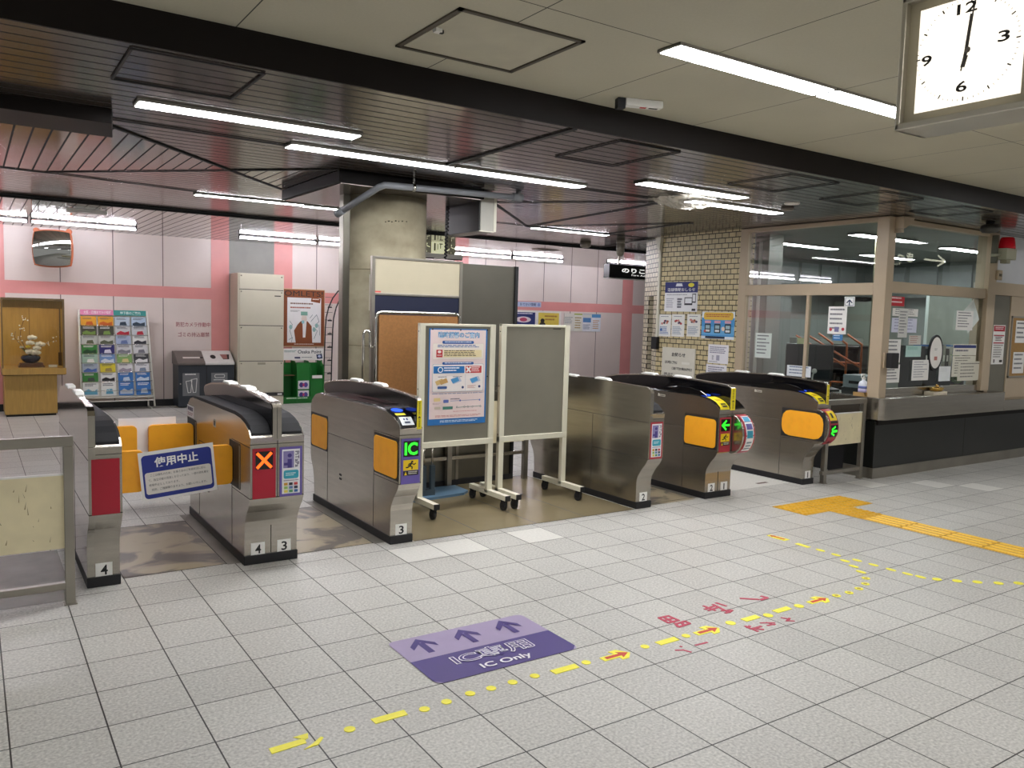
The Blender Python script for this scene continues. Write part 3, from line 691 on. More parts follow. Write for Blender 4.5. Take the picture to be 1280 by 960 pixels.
open_flap(gA, a1+.004, .735, .665); open_flap(gB, .94, b0-.004, .665); open_flap(gA, a1+.004, .862, 1.70); open_flap(gB, .935, b0-.004, 1.70)
fl = Flat((b0-.0012, 2.0-.02-.09, .80), -Y, DN, .20, .085, K('e8e4e6'), th=.001)
fl.lines(.08, .12, .9, .5, 1, K('4a3a5a'), fill=.8, rag=.1); fl.lines(.08, .6, .9, .9, 2, K('a87888'), rag=.2); fl.build('side_sticker', gB)
fl = Flat((b0-.0012, 1.13, .785), -Y, DN, .06, .05, K('b9b4aa'), th=.001); fl.rect(.2, .2, .8, .8, K('4a463f')); fl.build('side_sticker', gB)
for t, xs in ((gE, e0), (gF, f0)):
    fl = Flat((xs-.0012, 1.02, .845), -Y, DN, .09, .02, K('c0b8a8'), th=.001); fl.lines(.3, .3, .95, .8, 1, K('2a2620'), fill=.9, rag=.1); fl.ell(.1, .0, .05, .3, K('e8e4da')); fl.build('side_sticker', t)
# ---------------------------------------------------------------- notices on the closed flaps
tl = math.radians(5.2); u = Vector((math.cos(tl), 0, math.sin(tl))); v = Vector((math.sin(tl), 0, -math.cos(tl)))
fl = Flat((.697, .630, .672), u, v, .415, .290, K('f1efec'), th=.002); blue = K('26358f')
fl.rrect(.035, .07, .965, .945, .022, blue); fl.rrect(.06, .42, .94, .86, .014, K('e8e2dc'))
fl.text('使用中止', .20, .13, .78, .335, K('f6f6f6'), bold=.028)
for i, s_ in enumerate(('　ここは検札のため、お客さまのご利用状況に応じ', 'て、独立切替の見直しを行っており、一部の改札機を', '使用中止としております。', '　何卒、ご理解賜りますよう、お願いいたします。')):
    n_ = min(1, len(s_)/24); fl.text(s_.replace('　', ''), .10 if not s_.startswith('　') else .13, .455+.097*i, .10+.80*n_, .455+.097*i+.05, K('4a4642'))
tag(fl.build('notice_sheet', base=(.9, .63, .53)), 'white and blue out of use notice hanging on the closed orange flaps', 'notice')
fl = Flat((1.12, 1.722, .735), -X, DN, .37, .27, K('f0eff0'), th=.002); fl.rrect(.04, .06, .96, .94, .02, K('e2e4ec')); fl.rrect(.08, .35, .92, .88, .01, K('f0eff0'))
tag(fl.build('notice_sheet', base=(.93, 1.722, .6)), 'white back of a notice on the rear orange flaps', 'notice')
# ================================================================ column, barriers, boards
t = thing('concrete_pillar', 'round bare concrete pillar with a steel duct up its left side', 'pillar', (2.95, 2.28, 0)); t['kind'] = 'thing'
conc, nt, b, N, L = nodes('bare_concrete')
tc = N.new('ShaderNodeTexCoord'); n1 = N.new('ShaderNodeTexNoise'); n1.inputs['Scale'].default_value = 2.6; n1.inputs['Detail'].default_value = 9; n1.inputs['Roughness'].default_value = .62; L.new(tc.outputs['Object'], n1.inputs[0])
n2 = N.new('ShaderNodeTexNoise'); n2.inputs['Scale'].default_value = 1.1; n2.inputs['Detail'].default_value = 3; mp = N.new('ShaderNodeMapping'); mp.inputs['Scale'].default_value = (1, 1, 3.2); L.new(tc.outputs['Object'], mp.inputs[0]); L.new(mp.outputs[0], n2.inputs[0])
r1 = N.new('ShaderNodeMapRange'); r1.inputs[1].default_value = .36; r1.inputs[2].default_value = .66; L.new(mth(nt, 'MULTIPLY_ADD', n2.outputs[0], .5, mth(nt, 'MULTIPLY', n1.outputs[0], .5)), r1.inputs[0])
L.new(mixc(nt, r1.outputs[0], lin('766d57'), lin('b9b096')), b.inputs['Base Color']); b.inputs['Roughness'].default_value = .65
k = MB(conc); k.lathe([(.372, 0), (.372, 2.52)], (2.95, 2.28, 0), 64); k.m(pm('concrete_joint', '80775f', .7))
for zz in (1.22, 1.86): k.lathe([(.3722, zz), (.3728, zz+.004), (.3722, zz+.008)], (2.95, 2.28, 0), 64)
k.m(pm('concrete_stain', '4e4738', .7))
for a_, zz, w_ in ((-112, 2.255, .9), (-108, 2.262, 1.6), (-104, 2.258, 1.1), (-99, 2.268, 1.4), (-95, 2.266, .8), (-90, 2.27, 1.2), (-84, 2.27, 1.0)):
    q = [(2.95+.3731*math.cos(math.radians(a_+da)), 2.28+.3731*math.sin(math.radians(a_+da)), zz+dz) for da, dz in ((-w_, 0), (-w_*.3, -.006), (w_, -.001), (w_*.5, .006), (-w_*.6, .005))]; k.add(q, [(0, 1, 2, 3, 4)])
k.build('shaft', t)
k = MB(pm('cap_black', '100d0c', .55, var=.05, spec=.12)); k.box(2.28, 3.57, 1.62, 2.99, 2.485, HC-.006); k.build('cap', t, bevel=.004)
k = MB(pm('cap_underside', '6a625c', .2, .5, var=.05)); k.box(2.30, 3.55, 1.64, 2.97, 2.478, 2.486); k.build('cap_underside', t)
k = MB(darksteel); k.box(2.535, 2.60, 2.17, 2.26, 0, 2.48); k.build('duct', t, bevel=.004)
k = MB(pm('faded_paper', 'c4bfae', .7)); 
for i in range(6):
    a0, a1 = [math.radians(-132+10*j/6*1.0) for j in (i, i+1)]
    k.quad(*[(2.95+.374*math.cos(a_), 2.28+.374*math.sin(a_), z_) for a_, z_ in ((a0, 1.52), (a1, 1.52), (a1, 1.82), (a0, 1.82))])
k.build('paper_patch', t)
# grey conduit pipe
t = thing('conduit_pipe', 'bent grey conduit pipe under the ceiling in front of the pillar', 'pipe', (3.3, 1.72, 2.5))
gp = pm('grey_pipe', '84878c', .35, var=.04); yP = 1.58
A, B, C_, D = W(424, 266, 'y', 2.0), W(478, 231, 'y', yP), W(648, 247, 'y', yP), None
pts = [A, A.lerp(B, .9), B+Vector((.02, 0, 0)), B.lerp(C_, .05), C_]
k = MB(gp); k.tube(pts, .026, 14); k.cyl(C_, Vector((C_.x, C_.y, HC)), .024, 14); k.cyl(C_-Vector((.06, 0, 0)), C_+Vector((.035, 0, 0)), .034, 14); k.cyl(A-(B-A).normalized()*.03, A+(B-A).normalized()*.05, .03, 14); k.build('pipe', t)
Hh = B.lerp(C_, .21); k = MB(chrome); k.cyl(Hh-Vector((.012, 0, 0)), Hh+Vector((.012, 0, 0)), .031, 14); k.cyl(Hh, (Hh.x, Hh.y, HC), .004, 6); k.box(Hh.x-.008, Hh.x+.008, Hh.y-.008, Hh.y+.008, Hh.z+.03, Hh.z+.07); k.build('hanger', t)
# coiled cord and hanging box
P0 = W(560, 252, 'y', 2.1); P1 = W(557, 318, 'y', 2.1)
k = MB(black); n = 150; k.tube([Vector((P0.x+(P1.x-P0.x)*i/n+.011*math.cos(i*.62), 2.1+.011*math.sin(i*.62), 2.472+(2.0-2.472)*i/n)) for i in range(n+1)], .0065, 6)
tag(k.build('coiled_cord', base=(P0.x, 2.1, 2.5)), 'black coiled cord hanging down behind the white panel', 'cord')
t = thing('hanging_sign_box', 'grey box sign hanging from the ceiling right of the pillar, blank side showing', 'sign box', (3.66, 2.05, 2.4))
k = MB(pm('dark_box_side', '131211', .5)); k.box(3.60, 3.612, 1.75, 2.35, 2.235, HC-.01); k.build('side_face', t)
k = MB(pm('grey_box_paint', 'a8a69c', .45)); k.box(3.612, 3.76, 1.74, 2.36, 2.23, HC-.01); k.build('case', t, bevel=.004)
k = MB(offw); k.box(3.745, 3.77, 1.735, 1.745, 2.235, HC-.01); k.box(3.60, 3.75, 1.737, 1.743, 2.228, 2.236); k.build('edge_strip', t)
# exit sign behind, with a wire frame
t = thing('exit_sign', 'small green and cream emergency exit sign hanging behind the pillar', 'exit sign', (5.6, 6.2, 2.45))
for i, (a_, b_, h) in enumerate(((5.32, 5.50, '5d5c4c'), (5.50, 5.72, 'e4e6c0'), (5.72, 5.90, '5d5c4c'))):
    fl = Flat((a_, 6.2, 2.55), X, DN, b_-a_, .17, pm('sign_'+h, h, .3, var=.02, emit=h, es=.5), th=.04)
    if i == 1: fl.rect(.2, .15, .32, .8, K('6a6a48')); fl.rect(.45, .2, .5, .7, K('6a6a48')); fl.rect(.6, .15, .85, .25, K('6a6a48')); fl.rect(.66, .25, .72, .6, K('6a6a48'))
    else:
        g_ = pm('exit_glyph', 'e8e8c4', .4, var=0, emit='e8e8c4', es=.6); fl.ell(.58, .25, .08, .09, g_, 10); fl.stroke([(.55, .35), (.42, .6), (.6, .9)], .014, g_); fl.stroke([(.42, .6), (.2, .75)], .014, g_); fl.stroke([(.55, .4), (.85, .5)], .012, g_)
    fl.build('sign_face', t)
k = MB(white); k.box(5.32, 5.98, 6.12, 6.26, 2.30, 2.37); k.m(black); k.box(5.3, 5.5, 6.11, 6.115, 2.29, 2.305); k.box(5.72, 5.96, 6.11, 6.115, 2.29, 2.305); k.build('lamp_case', t)
k = MB(steel_lo); k.box(5.4, 5.42, 6.19, 6.21, 2.37, 2.55); k.box(5.8, 5.82, 6.19, 6.21, 2.37, 2.55); k.build('bracket', t)
# black hanging sign by the brick wall
t = thing('hanging_sign', 'black hanging sign with white fare adjustment lettering beside the brick wall', 'sign', (9.4, 6.3, 2.35))
k = MB(pm('black_sign_case', '161616', .35)); k.box(8.95, 10.6, 6.3, 6.45, 2.20, 2.43); k.build('case', t, bevel=.004)
k = MB(white); k.box(8.95, 10.6, 6.3, 6.45, 2.185, 2.20); k.build('edge_strip', t)
k = MB(steel_lo); k.box(9.2, 9.23, 6.36, 6.39, 2.43, HB); k.box(10.3, 10.33, 6.36, 6.39, 2.43, HB); k.build('hanger', t)
fl = Flat((8.97, 6.296, 2.42), X, DN, 1.6, .2, K('121212'), th=.002); wl_ = pm('lit_white', 'ffffff', .4, var=0, emit='f4f4ee', es=.9)
fl.text('のりこし精算', .16, .2, .86, .64, wl_, bold=.03); fl.text('Fare Adjustment', .30, .72, .72, .9, wl_); fl.build('sign_face', t)
t = thing('hanging_sign', 'black hanging sign with an arrow, seen mirrored in the upper office window', 'sign', (9.4, -.55, 2.3))
k = MB(pm('black_sign_case', '161616', .35)); k.box(8.7, 10.1, -.59, -.47, 2.20, 2.43); k.build('case', t, bevel=.004)
k = MB(steel_lo); k.box(8.9, 8.93, -.55, -.52, 2.43, HC); k.box(9.9, 9.93, -.55, -.52, 2.43, HC); k.build('hanger', t)
fl = Flat((10.08, -.466, 2.42), -X, DN, 1.36, .21, K('121212'), th=.002); wl2 = pm('lit_white_strong', 'ffffff', .4, var=0, emit='f4f4d8', es=4)
fl.text('きっぷ', .6, .15, .99, .7, wl2, bold=.03); fl.text('Ticket', .78, .78, .99, .93, wl2); fl.stroke([(.42, .45), (.1, .45)], .022, wl2); fl.stroke([(.2, .15), (.08, .45), (.2, .75)], .022, wl2); fl.build('sign_face', t)
# ---------------------------------------------------------------- barriers
def barrier(label, x0, x1, y, h, pz0, pz1, low, posts):
    t = thing('barrier', label, 'barrier', ((x0+x1)/2, y, 0)); p_ = .022
    k = MB(steel_lo)
    k.box(x0, x1, y-p_, y+p_, h-.05, h); k.build('top_rail', t, bevel=.003)
    for x in posts:
        k = MB(steel_lo); k.box(x-p_, x+p_, y-p_, y+p_, 0, h-.05); k.box(x-.03, x+.03, y-.03, y+.03, 0, .006); k.build('post', t, bevel=.003)
    k = MB(steel_lo); k.box(x0, x1, y-.018, y+.018, low, low+.035); k.build('low_rail', t, bevel=.003)
    k = MB(pm('barrier_cream', 'e4d8b2', .45, var=.10, scale=5)); k.box(x0+.02, x1-.04, y-.008, y+.008, pz0, pz1); k.m(pm('scuff_brown', '8a7850', .6)); rs = random.Random(4)
    for _ in range(16):
        sx, sz = x1-.06-rs.random()*min(.5, x1-x0-.12), pz0+.02+rs.random()*(pz1-pz0-.06); k.add([(sx, y-.0083, sz), (sx+rs.uniform(.002, .006), y-.0083, sz), (sx+rs.uniform(-.01, .012), y-.0083, sz+rs.uniform(.006, .045))], [(0, 1, 2)])
    k.build('infill_panel', t)
    k = MB(white); k.box(x0+.02, x1-.04, y-.011, y+.011, pz1, pz1+.008); k.build('panel_edge', t)
barrier('steel barrier with a cream panel at the left edge, in front of the end gate', -1.9, .335, .205, .855, .29, .66, .08, (-.8, .312))
barrier('short steel barrier with a cream panel between the end gate and the ticket office', 6.62, 7.26, .36, .80, .36, .66, .085, (6.66, 7.235))
t = thing('barrier', 'steel barrier with a cream panel closing the gap behind the wheeled boards', 'barrier', (3.3, 1.80, 0))
k = MB(steel); k.box(2.36, 4.22, 1.77, 1.82, .83, .875); k.build('top_rail', t)
for x in (2.42, 3.38, 4.19):
    k = MB(steel_lo); k.box(x-.022, x+.022, 1.775, 1.82, 0, .83); k.build('post', t)
k = MB(steel); k.box(2.36, 4.22, 1.785, 1.81, .24, .27); k.build('low_rail', t)
k = MB(pm('barrier_cream', 'd2c6a2', .45)); k.box(2.4, 4.17, 1.788, 1.804, .36, .74); k.build('infill_panel', t)
# ---------------------------------------------------------------- wheeled boards
def wheelboard(label, x0, x1, y, z0, z1, feet):
    t = thing('wheeled_board', label, 'notice board', ((x0+x1)/2, y, 0), 'wheeled notice boards'); fr = pm('cream_metal', 'dad6c2', .4, var=.03)
    k = MB(pm('grey_felt_board', '7a7668', .75, var=.08, scale=3)); k.box(x0+.03, x1-.03, y-.008, y+.012, z0+.04, z1-.012)
    if feet[1] > 4: k.m(seamk); k.box(x1-.17, x1-.09, y-.0095, y-.008, z1-.035, z1-.028)
    k.build('panel', t)
    k = MB(fr); k.box(x0, x1, y-.014, y+.018, z1-.02, z1); k.build('frame_rail', t, bevel=.003)
    k = MB(fr); k.box(x0, x1, y-.022, y+.022, z0, z0+.045); k.build('frame_rail', t, bevel=.003)
    for x, fx in ((x0, feet[0]), (x1-.045, feet[1])):
        k = MB(fr); k.box(x, x+.045, y-.02, y+.02, .10, z1)
        k.m(seamk)
        for zz in (z1-.06, z0+.45, z0+.06): k.cyl((x-.001, y, zz), (x-.003, y, zz), .006, 8)
        k.build('upright', t, bevel=.003)
        k = MB(fr); k.box(x+.0, x+.045, y-.29, y+.26, .085, .125); k.m(black); k.box(x-.001, x+.046, y-.292, y-.285, .084, .126); k.build('foot_bar', t, bevel=.002)
        for yy in (y-.25, y+.22):
            k = MB(black); xc = x+.022; k.cyl((xc-.011, yy+.02, .036), (xc+.011, yy+.02, .036), .036, 18); k.m(dgrey); k.box(xc-.016, xc-.012, yy-.01, yy+.035, .03, .086); k.box(xc+.012, xc+.016, yy-.01, yy+.035, .03, .086); k.box(xc-.016, xc+.016, yy-.012, yy+.036, .07, .086); k.cyl((xc-.018, yy+.02, .036), (xc+.018, yy+.02, .036), .008, 8); k.build('caster', t)
    return t
wheelboard('grey wheeled board carrying the pink and blue poster', 2.70, 3.365, 1.08, .495, 1.437, (2.7, 3.3))
wheelboard('empty grey wheeled board right of the one with the poster', 3.425, 4.105, 1.085, .50, 1.443, (3.4, 4.1))
# the poster
u = Vector((1, 0, -.003)); bl = K('1f6fb4'); dk = K('2a3550'); pk = K('f0dcd9')
fl = Flat((2.778, 1.066, 1.40), X, DN, .512, .735, bl, th=.002)
fl.rect(.02, .012, .975, .935, pk)
fl.text('臨時振替のご案内', .15, .032, .86, .098, K('1f6fb4'), bold=.05); fl.text('臨時振替のご案内', .155, .034, .855, .096, K('9cd0ee'), bold=.0)
fl.rrect(.06, .15, .94, .32, .01, K('e4d3cc')); fl.rrect(.065, .154, .935, .316, .01, K('f3e9e0')); fl.rrect(.22, .125, .76, .157, .010, K('2458a0')); fl.lines(.26, .133, .72, .15, 1, K('e8eefa'), rag=0)
fl.lines(.14, .168, .86, .20, 2, K('3a62a8'), rag=.1, seed=2); fl.rect(.12, .218, .225, .295, K('c8383c')); fl.ell(.172, .24, .03, .014, K('f4e4e0')); fl.lines(.135, .27, .21, .285, 1, K('f4e4e0'), rag=0); fl.rect(.24, .22, .90, .295, K('f2e2b4')); fl.lines(.25, .224, .87, .292, 4, K('5a4a3c'), rag=.2, seed=6)
fl.rrect(.06, .365, .94, .655, .01, K('b8bccb')); fl.rrect(.066, .369, .934, .651, .01, K('f4ece8')); fl.rrect(.22, .345, .76, .373, .010, K('2458a0')); fl.lines(.26, .351, .72, .366, 1, K('e8eefa'), rag=0)
fl.rect(.075, .388, .60, .462, bl); fl.rect(.62, .388, .90, .462, K('c8383c'))
fl.ell(.19, .425, .045, .03, K('f2f6fa')); fl.ell(.19, .425, .031, .021, bl); fl.lines(.25, .40, .52, .452, 2, K('f2f6fa'), rag=.3)
fl.stroke([(.64, .402), (.70, .448)], .014, K('f6f2f0')); fl.stroke([(.70, .402), (.64, .448)], .014, K('f6f2f0')); fl.lines(.72, .395, .87, .455, 3, K('f6e4e2'), rag=.2)
fl.lines(.15, .495, .30, .507, 1, dk, rag=.1); fl.lines(.40, .495, .56, .507, 1, dk, rag=.1)
for a_, b_, c_ in ((.10, .535, 'd8b878'), (.17, .53, 'c99f62')): fl.poly([(a_, b_+.01), (a_+.12, b_-.02), (a_+.15, b_+.025), (a_+.03, b_+.05)], K(c_))
for a_ in (.37, .70): fl.poly([(a_, .52), (a_+.14, .495), (a_+.18, .545), (a_+.04, .575)], K('b9c2d8')); fl.poly([(a_-.01, .525), (a_+.11, .50), (a_+.14, .54), (a_+.03, .57)], K('4a94c8'))
fl.rrect(.14, .595, .30, .622, .006, K('3c5c96')); fl.ell(.57, .61, .02, .014, K('2a3e70')); fl.ell(.86, .605, .02, .014, K('2a3e70')); fl.rect(.61, .47, .614, .645, K('b8bccb')); fl.lines(.65, .59, .80, .625, 3, K('c89a90'))
fl.lines(.05, .668, .93, .682, 1, K('7c84a8'), rag=0)
fl.rrect(.08, .715, .19, .75, .006, K('e0c88c')); fl.rrect(.24, .735, .33, .768, .006, K('5a6ab0')); fl.stroke([(.36, .75), (.88, .745)], .0035, K('7a88b4')); fl.lines(.36, .725, .52, .742, 1, dk, rag=.2); fl.lines(.06, .765, .20, .785, 2, K('b89aa0'))
fl.rrect(.09, .805, .19, .832, .006, K('cfc0ae')); fl.rect(.23, .806, .40, .836, K('3f7c6c')); fl.stroke([(.47, .82), (.88, .812)], .0035, K('3f7c6c'))
for a_ in (.47, .60, .66, .74, .88): fl.ell(a_, .816, .014, .010, K('2f5c54')); fl.ell(a_, .816, .008, .006, pk)
for a_ in (.52, .86): fl.ell(a_, .747, .014, .010, K('5a6ab0'))
fl.lines(.40, .855, .82, .868, 1, K('d0908c'), rag=.1); fl.lines(.10, .895, .90, .918, 2, K('c88880'), rag=.1); fl.lines(.18, .948, .84, .975, 2, K('cfe4f4'), rag=.1)
for a_, b_ in ((.03, .008), (.5, .012), (.97, .008), (.985, .5)): fl.ell(a_, b_, .012, .008, K('1b1b22'))
tag(fl.build('poster', base=(3.03, 1.066, 1.03)), 'large pink poster with blue border and headings pinned to the wheeled board', 'poster')
# cork board stand with chrome frame and blue base
t = thing('cork_board_stand', 'brown cork board in a rounded chrome frame on a flat blue base', 'notice board', (2.95, 1.52, 0))
yK = 1.50; L_, R_ = 2.545, 3.285
k = MB(pm('cork', '8a5e30', .8, var=.12, scale=60)); k.box(L_+.02, R_-.02, yK-.008, yK+.012, .44, 1.49); k.build('cork_panel', t)
k = MB(chrome); r_ = .04
path = [(L_, yK, .42)]+[(L_+r_-r_*math.cos(math.radians(a_)), yK, 1.51-r_+r_*math.sin(math.radians(a_))) for a_ in (0, 30, 60, 90)]+[(R_-r_+r_*math.sin(math.radians(a_)), yK, 1.51-r_+r_*math.cos(math.radians(a_))) for a_ in (0, 30, 60, 90)]+[(R_, yK, .42)]
k.tube(path, .014, 10); k.cyl((L_, yK, .43), (R_, yK, .43), .014, 10); k.build('frame', t)
for x in (2.98, 3.06):
    k = MB(steel); k.cyl((x, yK, .42), (x, yK, .26), .010, 10); k.m(pm('slate_sleeve', '35424a', .45)); k.box(x-.018, x+.018, yK-.018, yK+.018, .02, .27); k.build('upright', t)
k = MB(pm('slate_sleeve', '35424a', .45)); k.box(2.96, 3.08, yK-.02, yK+.02, .02, .07); k.m(pm('blue_base', '56738a', .35, var=.06)); pts = [(2.48, 1.75), (2.48, 1.39)]+[(2.48+.86*i/10, 1.39-.02*math.sin(math.pi*i/10)+.06*i/10) for i in range(1, 11)]+[(3.42, 1.52), (3.42, 1.75)]
k.prism(pts, 'z', .0025, .022); k.build('base', t)
k = MB(chrome); c0_ = W(466, 440, 'y', 1.5); k.tube([(2.44, 1.5, .95), (2.44, 1.5, 1.33)]+[(2.467-.027*math.cos(math.radians(a_)), 1.5, 1.33+.035*math.sin(math.radians(a_))) for a_ in (30, 60, 90, 120, 150)]+[(2.494, 1.5, 1.33), (2.494, 1.5, 1.24), (2.535, 1.5, 1.24)], .011, 8); k.build('handle', t)
# tall information unit and the grey sheet
t = thing('information_panel', 'tall steel framed panel, cream above and navy below, in front of the pillar', 'panel', (3.08, 1.855, 0)); x0, x1, yy = 2.665, 3.49, 1.845
k = MB(steel_lo); k.box(x0-.012, x0+.016, yy-.01, yy+.03, .05, 1.965); k.box(x1-.016, x1+.012, yy-.01, yy+.03, .05, 1.965); k.box(x0, x1, yy-.008, yy+.03, 1.945, 1.965); k.box(x0, x1, yy-.008, yy+.03, 1.648, 1.668); k.build('frame', t, bevel=.002)
k = MB(pm('cream_sheet', 'b3aa92', .45, var=.03)); k.box(x0+.016, x1-.016, yy, yy+.02, 1.668, 1.945); k.m(K('d0504a')); k.box(x0+.02, x0+.07, yy-.001, yy, 1.67, 1.682); k.build('cream_panel', t)
k = MB(pm('navy_sheet', '151b33', .4)); k.box(x0+.016, x1-.016, yy, yy+.02, 1.0, 1.648); k.build('navy_panel', t)
k = MB(darksteel); k.box(x0+.016, x1-.016, yy, yy+.02, .05, 1.0); k.build('lower_panel', t)
k = MB(black); k.box(x0-.01, x1+.01, yy-.02, yy+.05, 0.0025, .05); k.build('plinth', t)
t = thing('sheet_metal_screen', 'tall plain grey steel panel right of the cream and navy panel', 'panel', (3.79, 1.87, 0))
k = MB(darksteel); k.box(3.503, 4.06, 1.86, 1.88, .05, 1.952); k.build('sheet', t); k = MB(black); k.box(4.06, 4.09, 1.84, 1.90, .0025, 1.955); k.build('edge', t); k = MB(black); k.box(3.503, 4.06, 1.84, 1.90, .0025, .05); k.build('plinth', t)
# ---------------------------------------------------------------- clock and other ceiling things
t = thing('hanging_clock', 'square white illuminated clock hanging from the pale ceiling, showing twelve', 'clock', (2.575, -2.95, 2.2)); cx_, cy_, cz_ = 2.5, -2.95, 2.372
al = pm('aluminium_trim', 'c4c0b4', .3, .7, var=.03)
k = MB(al); s_ = .213
for y0_, y1_, z0_, z1_ in ((-s_, s_, -s_, -s_+.022), (-s_, s_, s_-.022, s_), (-s_, -s_+.016, -s_, s_), (s_-.016, s_, -s_, s_)): k.box(cx_-.015, cx_+.165, cy_+y0_, cy_+y1_, cz_+z0_, cz_+z1_)
k.build('case', t, bevel=.004)
k = MB(pm('clock_surround', 'b9b29c', .4)); k.box(cx_+.012, cx_+.14, cy_-s_+.01, cy_+s_-.01, cz_-s_+.01, cz_+s_-.01); k.build('surround', t)
fl = Flat((cx_+.0115, cy_+.163, cz_+.163), -Y, DN, .326, .326, pm('clock_dial_lit', 'f4f2ea', .4, var=0, emit='fff6e8', es=.9), th=.001); k3 = K('2c2a2a')
for i in range(60):
    a_ = math.radians(6*i); r0 = .455 if i % 5 else .44; fl.stroke([(.5+r0*math.sin(a_), .5-r0*math.cos(a_)), (.5+.472*math.sin(a_), .5-.472*math.cos(a_))], .0016 if i % 5 else .0042, k3)
for s2, a_, b_, w2 in (('12', .5, .125, .19), ('3', .855, .475, .105), ('6', .5, .85, .105), ('9', .14, .53, .105)): fl.text(s2, a_-w2/2, b_-.05, a_+w2/2, b_+.05, k3, bold=.02)
fl.build('dial', t)
fl = Flat((cx_+.008, cy_+.163, cz_+.163), -Y, DN, .326, .326, k3, th=0)
fl.mb.v.clear(); fl.mb.f.clear(); fl.mb.fm.clear(); fl.mb.sm.clear()
fl.stroke([(.475, .60), (.515, .18)], .011, k3); fl.stroke([(.45, .68), (.545, .03)], .005, k3); fl.stroke([(.485, .56), (.465, .64)], .014, k3); fl.ell(.5, .5, .028, .028, K('55524e')); fl.build('hands', t)
g = MB(glassmat('clock_glass', 'ffffff', .0)); g.quad((cx_-.004, cy_+s_-.016, cz_-s_+.022), (cx_-.004, cy_-s_+.016, cz_-s_+.022), (cx_-.004, cy_-s_+.016, cz_+s_-.022), (cx_-.004, cy_+s_-.016, cz_+s_-.022)); g.build('glass', t)
k = MB(al); k.box(cx_+.05, cx_+.10, cy_-.06, cy_+.06, cz_+s_, HF); k.build('hanger', t)
t = thing('ceiling_hatch', 'square hatch with a dark frame in the pale front ceiling', 'hatch', (1.885, -1.13, HF)); dk_ = pm('hatch_frame', '4d463b', .5)
k = MB(dk_); x0, x1, y0, y1 = 1.57, 2.21, -1.42, -.83
for a_ in ((x0, x1, y0, y0+.022), (x0, x1, y1-.022, y1), (x0, x0+.022, y0, y1), (x1-.022, x1, y0, y1)): k.box(*a_, HF-.008, HF)
k.build('frame', t); k = MB(pm('hatch_lid', 'beb9a5', .6)); k.box(x0+.03, x1-.03, y0+.03, y1-.03, HF-.005, HF-.001); k.build('lid', t)
k = MB(white); k.box(1.60, 1.63, -1.17, -1.14, HF-.02, HF-.005); k.m(black); k.box(1.625, 1.64, -1.165, -1.15, HF-.022, HF-.008); k.build('latch', t)
t = thing('emergency_lamp', 'small white emergency lamp with a black end on the pale ceiling', 'emergency lamp', (3.06, -.86, HF))
ang = math.radians(-20); d_ = Vector((math.cos(ang), math.sin(ang), 0)); n_ = Vector((-d_.y, d_.x, 0)); c_ = Vector((3.08, -.85, HF-.02))
k = MB(white); k.obox(c_, d_*.11, n_*.028, (0, 0, .02)); k.build('case', t, bevel=.004); k = MB(black); k.obox(c_-d_*.135+Vector((0, 0, -.01)), d_*.022, n_*.025, (0, 0, .028)); k.build('lamp_head', t)
k = MB(K('c03030')); k.obox(c_-Vector((0, 0, .021)), d_*.018, n_*.01, (0, 0, .001)); k.m(seamk); k.obox(c_+d_*.06-Vector((0, 0, .021)), d_*.025, n_*.008, (0, 0, .0008)); k.build('red_mark', t)
def disc(name, label, cat, p, r, h, m_):
    k = MB(m_); k.lathe([(r*.6, -h), (r*.92, -h*.8), (r, 0)], p, 20); return tag(k.build(name, base=p), label, cat)
disc('ceiling_speaker', 'round white disc in the slatted ceiling before the office windows', 'ceiling speaker', (6.05, .42, HC), .07, .012, white)
disc('smoke_detector', 'pale round smoke detector on the slatted ceiling over the brick wall', 'smoke detector', (6.25, .62, HC), .06, .03, pm('detector_dim', '6c645c', .4))
disc('ceiling_camera', 'small dark dome camera at the back edge of the slatted ceiling', 'camera', (7.3, 4.9, HC), .08, .07, pm('dome_grey', '8f887c', .3))
t = thing('ceiling_bell', 'stubby grey fitting hanging from the ceiling above the black sign', 'ceiling fitting', (7.35, 4.2, HC)); k = MB(pm('fitting_grey', '7a7468', .4)); k.cyl((7.35, 4.2, HC), (7.35, 4.2, HC-.05), .06, 16); k.build('mount', t); k = MB(pm('fitting_grey', '7a7468', .4)); k.cyl((7.35, 4.2, HC-.05), (7.35, 4.2, HC-.17), .055, 16); k.ball((7.35, 4.2, HC-.17), .055); k.build('head', t)
t = thing('exit_light', 'white emergency light case on the rear ceiling above the mirror', 'emergency light', (1.0, 5.75, HB)); k = MB(white); k.box(.82, 1.22, 5.72, 5.86, HB-.05, HB-.01); k.build('case', t, bevel=.01); k = MB(chrome); k.box(.9, 1.14, 5.70, 5.88, HB-.012, HB); k.build('mount', t)
t = thing('ceiling_vent', 'flat rectangular vent in the rear ceiling above the wall posters', 'vent', (7.4, 6.0, HB)); k = MB(pm('vent_frame', 'a89a8c', .4)); k.box(7.2, 7.6, 5.93, 6.1, HB-.01, HB); k.build('frame', t); k = MB(pm('vent_dark', '6d6055', .5)); k.box(7.23, 7.57, 5.95, 6.08, HB-.013, HB-.009); k.build('grille', t)
